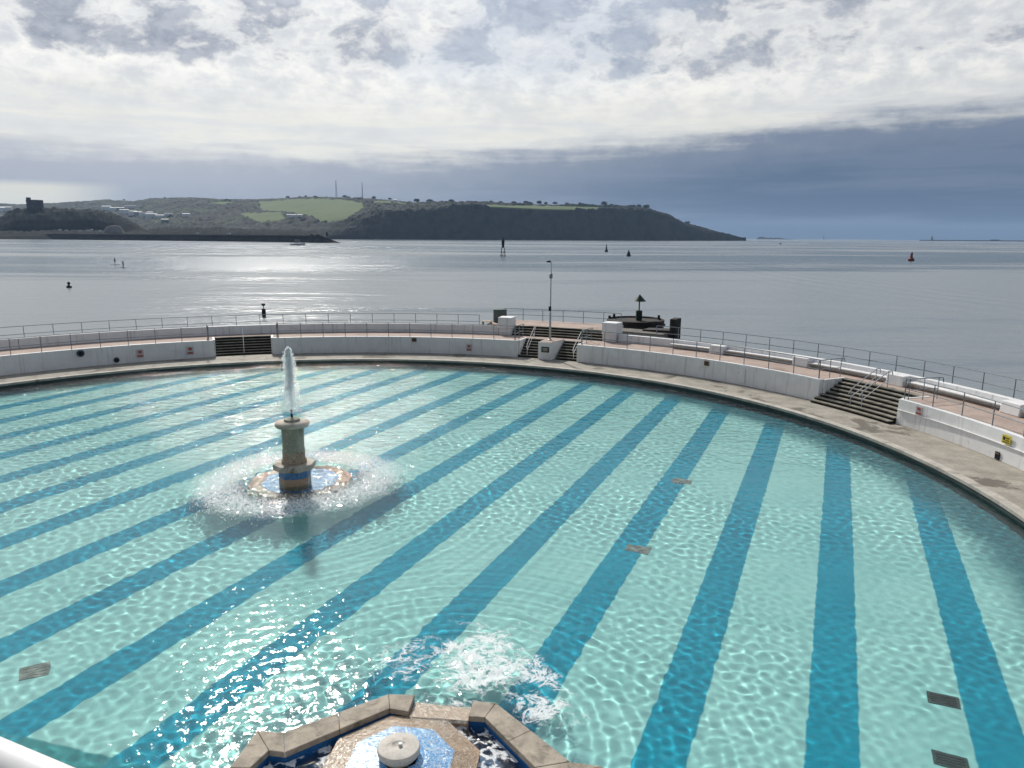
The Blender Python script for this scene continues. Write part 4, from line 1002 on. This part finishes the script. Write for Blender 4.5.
order = sorted(range(len(TREES)), key=lambda i: TREES[i][0]); rank = {i: k for k, i in enumerate(order)}
usedp = set()
for i, (px, py, s_, pr) in enumerate(TREES):
    D1 = interp(DRG, px); q_ = at_d(px, py, D1)
    r_ = protos[pr] if pr not in usedp else copy_tree(protos[pr]); usedp.add(pr)
    r_.location = (q_.x, q_.y, q_.z-1.0); k = s_*D1/2700*1.25; r_.scale = (k*random.uniform(.9,1.6), k, k*random.uniform(.75,1.05)); r_.rotation_euler = (0,0,random.uniform(-.4,.4))
    r_['label'] = 'small dark tree on the far ridge, %s from the left' % ORD[rank[i]]
# ------------------------------------------------------------------ marks and craft on the sea
def sea_at(px, py): return at_z(px, py, ZSEA)
p_ = sea_at(503, 256.5); S = math.hypot(p_.x,p_.y)/F
root = empty('pile_beacon', 'tall dark pile beacon on lattice legs in open water', 'beacon', p_)
for sx, sy in ((-1,-1),(1,-1),(1,1),(-1,1)):
    b = MB(); b.tube([(p_.x+sx*2.0*S*1.1,p_.y+sy*1.5,ZSEA-1),(p_.x+sx*1.3*S,p_.y+sy*1,ZSEA+8.5*S)], .2, 6); b.build('leg', MT['black'], root)
b = MB()
for z_ in (.8, 4.4): b.box((p_.x,p_.y,ZSEA+z_*S), (5.2*S if z_ < 2 else 4.6*S,3,.3))
b.build('landing', MT['black'], root)
b = MB(); b.tube([(p_.x-1.4*S,p_.y,ZSEA+.8*S),(p_.x+1.4*S,p_.y,ZSEA+4.4*S)], .13, 5); b.build('brace', MT['black'], root)
b = MB(); b.lathe([(1.1*S,8.4*S),(1.4*S,12*S),(1.5*S,15.5*S),(.7*S,16.5*S),(.5*S,18.5*S)], (p_.x,p_.y,ZSEA), 10); b.build('daymark', MT['black'], root)
def buoy(px, py, label, mat, prof_, extra=None):
    p_ = sea_at(px, py); S = math.hypot(p_.x,p_.y)/F
    root = empty('buoy', label, 'buoy', p_, 'navigation buoys off the lido')
    b = MB(); b.lathe([(r_*S, z_*S) for r_, z_ in prof_], p_, 16); b.build('body', mat, root)
    if extra:
        for nm_, pr in extra:
            b = MB(); b.lathe([(r_*S, z_*S) for r_, z_ in pr], p_, 14); b.build(nm_, mat, root)
    return root
buoy(606.3, 251.8, 'slim dark pillar buoy, taller and narrower of the pair', MT['black'], [(1.2,-.6),(1.7,.2),(1.6,1.6),(.9,2.2)], [('tower',[(.85,2.2),(.3,6.5)]),('topmark',[(.1,6.5),(.2,7.2),(.05,8.4)])])
buoy(628.6, 256.2, 'squat dark green cone buoy right of the slim one', MT['green_mark'], [(2.0,-.6),(2.3,.3),(2.2,.9)], [('cone',[(2.1,.9),(.6,5.2),(.3,5.4)]),('topmark',[(.15,5.4),(.2,6.6),(.05,6.8)])])
buoy(911, 261, 'red buoy floating alone on the right', MT['red_mark'], [(2.2,-.5),(2.6,.6),(2.5,2.0),(1.3,2.8)], [('tower',[(1.2,2.8),(.9,5.0)]),('topmark',[(.4,5.0),(1.0,5.3),(.9,6.6),(.2,7.8)])])
buoy(264, 316.5, 'black marker buoy with inverted cone topmark nearest the promenade', MT['black'], [(1.6,-1),(1.9,1.5),(1.85,6.8),(1.4,7.4)], [('staff',[(.35,7.4),(.3,9.6)]),('topmark',[(.3,9.5),(1.8,11.0),(1.7,12.2),(.2,12.6)])])
buoy(69.2, 287.6, 'small dark round marker float at left in calm water', MT['black'], [(.6,-.8),(2.2,.2),(2.0,1.4),(.6,2.2)], [('topmark',[(.4,2.1),(1.2,3.2),(1.1,4.4),(.3,5.0)])])
buoy(823.5, 238.9, 'tiny grey tower mark on the far horizon', MT['mast_steel'], [(.8,-.5),(.8,1),(.5,3.5)], None)

def skin_person(name, joints, edges, loc, rot, label):
    root_verts = joints
    me = bpy.data.meshes.new('tmp'); me.from_pydata([j[:3] for j in joints], edges, [])
    o = bpy.data.objects.new('tmp', me); COL.objects.link(o)
    sk = o.modifiers.new('s', 'SKIN'); sv = me.skin_vertices[0].data
    for i, j in enumerate(joints): sv[i].radius = (j[3], j[3]); 
    sv[0].use_root = True
    sub = o.modifiers.new('u', 'SUBSURF'); sub.levels = 1; sub.render_levels = 1
    dg = bpy.context.evaluated_depsgraph_get(); dg.update()
    m2 = bpy.data.meshes.new_from_object(o.evaluated_get(dg)); bpy.data.objects.remove(o)
    return m2
J = [(0,0,.95,.13),(0,0,1.2,.13),(0,.02,1.42,.12),(0,.0,1.52,.06),(0,-.02,1.66,.10),(0,-.02,1.76,.07),(.19,0,1.42,.06),(.24,-.12,1.16,.045),(.10,-.36,1.08,.035),(-.19,0,1.42,.06),(-.26,-.16,1.20,.045),(-.02,-.38,1.30,.035),(.12,0,.85,.09),(.14,-.03,.48,.065),(.14,0,.08,.045),(.14,-.14,.03,.035),(-.12,0,.85,.09),(-.14,-.03,.48,.065),(-.14,0,.08,.045),(-.14,-.14,.03,.035)]
JE = [(0,1),(1,2),(2,3),(3,4),(4,5),(2,6),(6,7),(7,8),(2,9),(9,10),(10,11),(0,12),(12,13),(13,14),(14,15),(0,16),(16,17),(17,18),(18,19)]
pm = skin_person('person', J, JE, None, 0, '')
pm.materials.clear(); pm.materials.append(MT['wetsuit']); pm.materials.append(MT['skin'])
for pl_ in pm.polygons:
    pl_.use_smooth = True
    if pl_.center.z > 1.5: pl_.material_index = 1
hb = MB(); hb.lathe([(.02,1.84),(.09,1.80),(.118,1.72),(.115,1.64)][::-1], (0,0,0), 12)
for px, py, side, l1, l2, l3 in ((115.2, 264.6, 1, 'standing paddleboarder on the left in a black wetsuit', 'dark paddleboard under the left standing figure', 'paddle held by the left standing figure'), (123.6, 267.4, -1, 'standing paddleboarder on the right, nearer of the two', 'dark paddleboard under the right standing figure', 'paddle held by the right standing figure')):
    p_ = sea_at(px, py)
    o = bpy.data.objects.new('person', pm); COL.objects.link(o); o.location = (p_.x,p_.y,ZSEA+.12); o.rotation_euler = (0,0,.6*side); o.scale = (1.3,1.3,1.3); tag(o, l1, 'person', 'paddleboarders off the lido')
    h_ = hb.build('hair', MT['hair'], o, smooth=True, loc=(0,-.01,0))
    b = MB(); n = 10; vs = []
    for k in range(n+1):
        t = k/n*2-1; w = .42*math.sqrt(max(.01, 1-t**4)); vs += [(t*1.7*math.cos(.3*side)-0, t*1.7*math.sin(.3*side)-w, .0), (t*1.7*math.cos(.3*side), t*1.7*math.sin(.3*side)+w, .0), (t*1.7*math.cos(.3*side), t*1.7*math.sin(.3*side)+w*.9, .12), (t*1.7*math.cos(.3*side), t*1.7*math.sin(.3*side)-w*.9, .12)]
    fs = []
    for k in range(n):
        for j in range(4): fs.append((k*4+j, k*4+(j+1)%4, (k+1)*4+(j+1)%4, (k+1)*4+j))
    fs += [(3,2,1,0), tuple(n*4+j for j in range(4))]
    b.add(vs, fs); o2 = b.build('paddleboard', MT['board']); o2.location = (p_.x,p_.y,ZSEA); tag(o2, l2, 'paddleboard', 'paddleboards off the lido')
    q_ = Matrix.Rotation(.6*side, 3, 'Z') @ Vector((.04*1.15,-.42*1.15,0))
    b = MB(); b.tube([(0,0,1.75),(.12,-.1,.1)], .02, 6); b.box((.14,-.12,-.02), (.16,.03,.4)); o3 = b.build('paddle', MT['black']); o3.location = (p_.x+q_.x,p_.y+q_.y,ZSEA); tag(o3, l3, 'paddle', 'paddles off the lido')

def boat(px, py, L, label, wake, ang):
    p_ = sea_at(px, py); root = empty('motor_boat', label, 'boat', p_, 'small boats far off')
    ca, sa = math.cos(ang), math.sin(ang)
    def tr_(x_, y_, z_): return (p_.x+x_*ca-y_*sa, p_.y+x_*sa+y_*ca, ZSEA+z_)
    b = MB(); st = [(-.5,.16,.5),(-.2,.18,.55),(.2,.16,.65),(.5,.01,.85)]; vs = []; fs = []
    for t, w, zt_ in st: vs += [tr_(t*L,-w*L,zt_*L*.2), tr_(t*L,w*L,zt_*L*.2), tr_(t*L,w*L*.5,-.3), tr_(t*L,-w*L*.5,-.3)]
    for i in range(3):
        for j in range(4): fs.append((i*4+j, i*4+(j+1)%4, (i+1)*4+(j+1)%4, (i+1)*4+j))
    fs += [(3,2,1,0),(12,13,14,15)]; b.add(vs, fs); b.build('hull', MT['hull'] if not wake else MT['mast_steel'], root)
    b = MB(); q_ = tr_(-.05*L,0,.26*L); b.box(q_, (L*.35,L*.24,L*.22), ang, 0, .8); b.build('cabin', MT['house_grey'], root)
    b = MB(); q_ = tr_(-.05*L,0,.29*L); b.box(q_, (L*.36,L*.25,L*.06), ang, 0, .97); b.build('window', MT['glass_dark'], root)
boat(298, 245.3, 17, 'grey boat moored beside the end of the breakwater', False, .05)
boat(780.3, 244.2, 7, 'small boat speeding with a white wake on the right', True, math.pi+.1)
pa, pb = sea_at(783, 243.6), sea_at(808, 243.2)
b = MB(); dn = Vector((0,1,0)); n = 20; vs = []; fs = []
for k in range(n+1):
    t = k/n; c_ = pa.lerp(pb, t); w = 9+22*t+6*mnoise.noise(Vector((k*.8,0,3)))
    vs += [(c_.x, c_.y-w, ZSEA+.02), (c_.x, c_.y, ZSEA+.35*(1-t)+.05), (c_.x, c_.y+w, ZSEA+.02)]
for k in range(n): 
    for j in range(2): fs.append((k*3+j, (k+1)*3+j, (k+1)*3+j+1, k*3+j+1))
b.add(vs, fs); o = b.build('boat_wake', MT['spray']); tag(o, 'white foamy wake trailing behind the small speeding boat', 'wake', kind='stuff')

# far breakwater with lighthouse, islet
pa, pb = sea_at(920, 240.6), sea_at(1100, 242.0); DD = 6500
qa, qb = at_d(919, 239.4, DD), at_d(1120, 240.4, DD)
root = empty('far_breakwater', 'thin dark breakwater with lighthouse on the right horizon', 'breakwater', (qa.x,qa.y,ZSEA))
b = MB(); d_ = (qb-qa); ang = math.atan2(d_.y, d_.x); c_ = (qa+qb)/2
b.box((c_.x,c_.y,ZSEA+1.5), (d_.length,16,10), ang, 0, .99); b.build('bank', MT['breakwater'], root)
q_ = at_d(932, 239, DD); b = MB(); b.lathe([(7,0),(5.2,18),(6.5,18.5),(6.5,20),(3.5,20.5),(3.3,26),(1,29)], (q_.x,q_.y,ZSEA+5), 12); b.build('lighthouse', MT['tower'], root)
q_ = at_d(995, 239, DD); b = MB(); b.box((q_.x,q_.y,ZSEA+8), (60,12,8)); b.build('fort', MT['tower'], root)
vs = []; fs = []; DI = 9000; n = 30
for k in range(n+1):
    px = 752+ (794-752)*k/n; h_ = 0 if k in (0,n) else (10*math.exp(-((px-757)/3.0)**2)+9*(px < 778)+5+6*mnoise.noise(Vector((px*.4,0,0))))*min(1,(794-px)/10)
    r_ = ray(px, 300); k0 = 1/math.hypot(r_.x,r_.y)
    for dD, f_ in ((-80,0),(0,1),(80,0)): vs.append((r_.x*k0*(DI+dD), r_.y*k0*(DI+dD), ZSEA-1+h_*1.2*f_+1*f_))
for k in range(n):
    for j in range(2): fs.append((k*3+j, (k+1)*3+j, (k+1)*3+j+1, k*3+j+1))
b = MB(); b.add(vs, fs); o = b.build('islet', MT['low_land']); tag(o, kind='structure')

# ------------------------------------------------------------------ haze
b = MB(); b.box((0, 6000, 90), (27600, 14400, 0))
b = MB(); z0, z1 = ZSEA-4.6, 260.0
b.box((0, 0, (z0+z1)/2), (27200, 27200, z1-z0))
mt, g = new_mat('haze_air')
v = g.node('ShaderNodeVolumePrincipled'); v.inputs['Color'].default_value = (.48,.68,1,1); v.inputs['Density'].default_value = 4.2e-5; v.inputs['Anisotropy'].default_value = .2
o_ = g.node('ShaderNodeOutputMaterial'); g.l.new(v.outputs[0], o_.inputs['Volume'])
hz = b.build('haze', mt); tag(hz, kind='stuff'); hz['label'] = 'thin bluish sea haze filling the air'

# ------------------------------------------------------------------ light
SUN_AZ, SUN_EL = -20.0, 39.0
sd = Vector((math.sin(R_(SUN_AZ))*math.cos(R_(SUN_EL)), math.cos(R_(SUN_AZ))*math.cos(R_(SUN_EL)), math.sin(R_(SUN_EL))))
ld = bpy.data.lights.new('sun', 'SUN'); ld.energy = 4.0; ld.angle = R_(2.2); ld.color = (1,.95,.87)
lo = bpy.data.objects.new('sun', ld); COL.objects.link(lo); lo.rotation_euler = (-sd).to_track_quat('-Z','Y').to_euler()

w = bpy.data.worlds.new('World'); scene.world = w; w.use_nodes = True; w.node_tree.nodes.clear(); g = G(w.node_tree)
sky = g.node('ShaderNodeTexSky', sky_type='NISHITA'); sky.sun_disc = False; sky.sun_elevation = R_(SUN_EL); sky.sun_rotation = R_(SUN_AZ)
tc = g.node('ShaderNodeTexCoord'); Dv = tc.outputs['Generated']
dx, dy, dz = g.sep(Dv)
el = g.m('MULTIPLY', g.m('ARCSINE', dz), 57.2958); az = g.m('MULTIPLY', g.m('ARCTAN2', dx, dy), 57.2958)
den = g.m('ADD', g.m('MAXIMUM', dz, 0.0), .24)
pl = g.comb(g.m('DIVIDE', dx, den), g.m('DIVIDE', dy, den), 0.0)
ae = g.comb(g.m('MULTIPLY', az, .175), g.m('MULTIPLY', el, .30), .7)
n1 = g.noise(ae, 1.0, 8, .60, .25); n2 = g.noise(ae, 3.1, 6, .62, .2); n3 = g.noise(pl, .8, 3, .5)
streak = g.noise(g.comb(g.m('MULTIPLY', az, .045), g.m('MULTIPLY', el, .62), 0.0), 1.0, 5, .6, .3)
streak2 = g.noise(g.comb(g.m('MULTIPLY', az, .11), g.m('MULTIPLY', el, .9), 3.0), 1.0, 5, .6, .4)
skyc = g.vmul(sky.outputs[0], (.085,.085,.085))
white = g.mix(g.ss(g.m('MULTIPLY_ADD', n1, .5, g.m('MULTIPLY', n2, .5)), .36, .62), (.58,.61,.65), (.93,.92,.88))
cream = (.76,.76,.71)
grey = g.mix(g.ss(n2, .3, .7), (.25,.285,.36), (.45,.48,.54))
# grey undersides: more of them high in the frame
lift = g.ss(el, 8.0, 12.5)
cov = g.m('ADD', g.m('MULTIPLY_ADD', n1, .70, g.m('MULTIPLY', n2, .30)), g.m('MULTIPLY_ADD', g.m('SUBTRACT', lift, 1.0), .35, g.m('MULTIPLY', g.m('SUBTRACT', n3, .5), .16)))
gmask = g.ss(cov, .455, .565)
c = g.mix(gmask, white, grey)
# thin blue openings
bl = g.m('MULTIPLY', g.ss(g.m('ADD', n3, g.m('MULTIPLY', n1, .35)), .64, .74), g.ss(el, 9.0, 12.0))
c = g.mix(g.m('MULTIPLY', bl, .30), c, g.mix(.3, skyc, (.52,.60,.72)))
# smooth cream sheet lower down
c = g.mix(g.m('MULTIPLY', g.ss(el, 12.0, 7.5), .85), c, g.mix(g.ss(streak2, .35, .65), (.66,.68,.69), cream))
# dark bank of cloud low over the sea, higher and darker to the right
e0 = g.m('MULTIPLY_ADD', g.ss(az, -18, 34), 2.9, 5.5)
edge = g.m('ADD', g.m('ADD', e0, g.m('MULTIPLY', g.m('SUBTRACT', n2, .5), 1.7)), g.m('MULTIPLY', g.m('SUBTRACT', streak, .5), 3.0))
dlt = g.m('SUBTRACT', el, edge)
bank = g.ss(g.m('ADD', dlt, g.m('MULTIPLY', g.m('SUBTRACT', streak2, .5), 1.5)), -1.3, .9, 1.0, 0.0)
azf = g.ss(az, -30, 22)
bcol = g.mix(azf, (.33,.38,.46), (.098,.155,.245))
btop = g.mix(azf, (.44,.47,.53), (.215,.26,.34))
bcol = g.mix(g.ss(dlt, -3.8, -.2), bcol, btop)
bcol = g.mix(g.m('MULTIPLY', g.ss(streak, .42, .62), .60), bcol, g.mix(azf, (.42,.45,.52), (.185,.235,.33)))
bcol = g.mix(g.ss(el, 1.6, 0.0), bcol, g.mix(azf, (.35,.41,.48), (.085,.142,.212)))
c = g.mix(bank, c, bcol)
# bright gap under the bank far left
gap = g.m('MULTIPLY', g.ss(az, -26, -32), g.ss(g.m('ABSOLUTE', g.m('SUBTRACT', el, 2.0)), 1.5, .9))
c = g.mix(g.m('MULTIPLY', gap, .9), c, (.72,.72,.65))
# brightening toward the hidden sun
dot = g.node('ShaderNodeVectorMath', operation='DOT_PRODUCT'); g.put(dot.inputs[0], Dv); dot.inputs[1].default_value = sd
glow = g.m('MULTIPLY', g.m('POWER', g.m('MAXIMUM', dot.outputs['Value'], 0.0), 5.0), g.ss(el, 13.0, 26.0, .22, 1.0))
c = g.mix(1.0, c, g.mix(glow, (1,1,1), (2.3,2.26,2.18)), 'MULTIPLY') 
# greyer, dimmer clouds overhead and behind
c = g.mix(g.ss(el, 25, 60, 0, .7), c, g.mix(.5, skyc, (.30,.34,.40)))
back = g.ss(dy, .25, -.5)
c = g.mix(g.m('MULTIPLY', back, .9), c, g.mix(.4, skyc, (.18,.215,.29)))
c = g.mix(g.ss(el, 0.0, -.6), c, (.10,.13,.16))
bg = g.node('ShaderNodeBackground'); g.put(bg.inputs['Color'], c); bg.inputs['Strength'].default_value = 1.0
ow = g.node('ShaderNodeOutputWorld'); g.l.new(bg.outputs[0], ow.inputs['Surface'])

# ------------------------------------------------------------------ render settings
vs_ = scene.view_settings; vs_.view_transform = 'Standard'; vs_.look = 'None'; vs_.exposure = 0.0; vs_.gamma = 1.0
scene.render.engine = 'CYCLES'
cy = scene.cycles; cy.use_denoising = True; cy.max_bounces = 8; cy.transparent_max_bounces = 16; cy.volume_bounces = 0; cy.sample_clamp_indirect = 6.0; cy.caustics_reflective = False; cy.caustics_refractive = True

# sunlight refracted by the ripples draws real caustics on everything under the pool water
water.cycles.is_caustics_caster = True; ld.cycles.is_caustics_light = True
for o in COL.objects:
    top = o
    while top.parent is not None: top = top.parent
    if o.type == 'MESH' and top.name.split('.')[0] in ('pool_floor','pool_side','fountain','drain_cover','cascade_fountain'): o.cycles.is_caustics_receiver = True
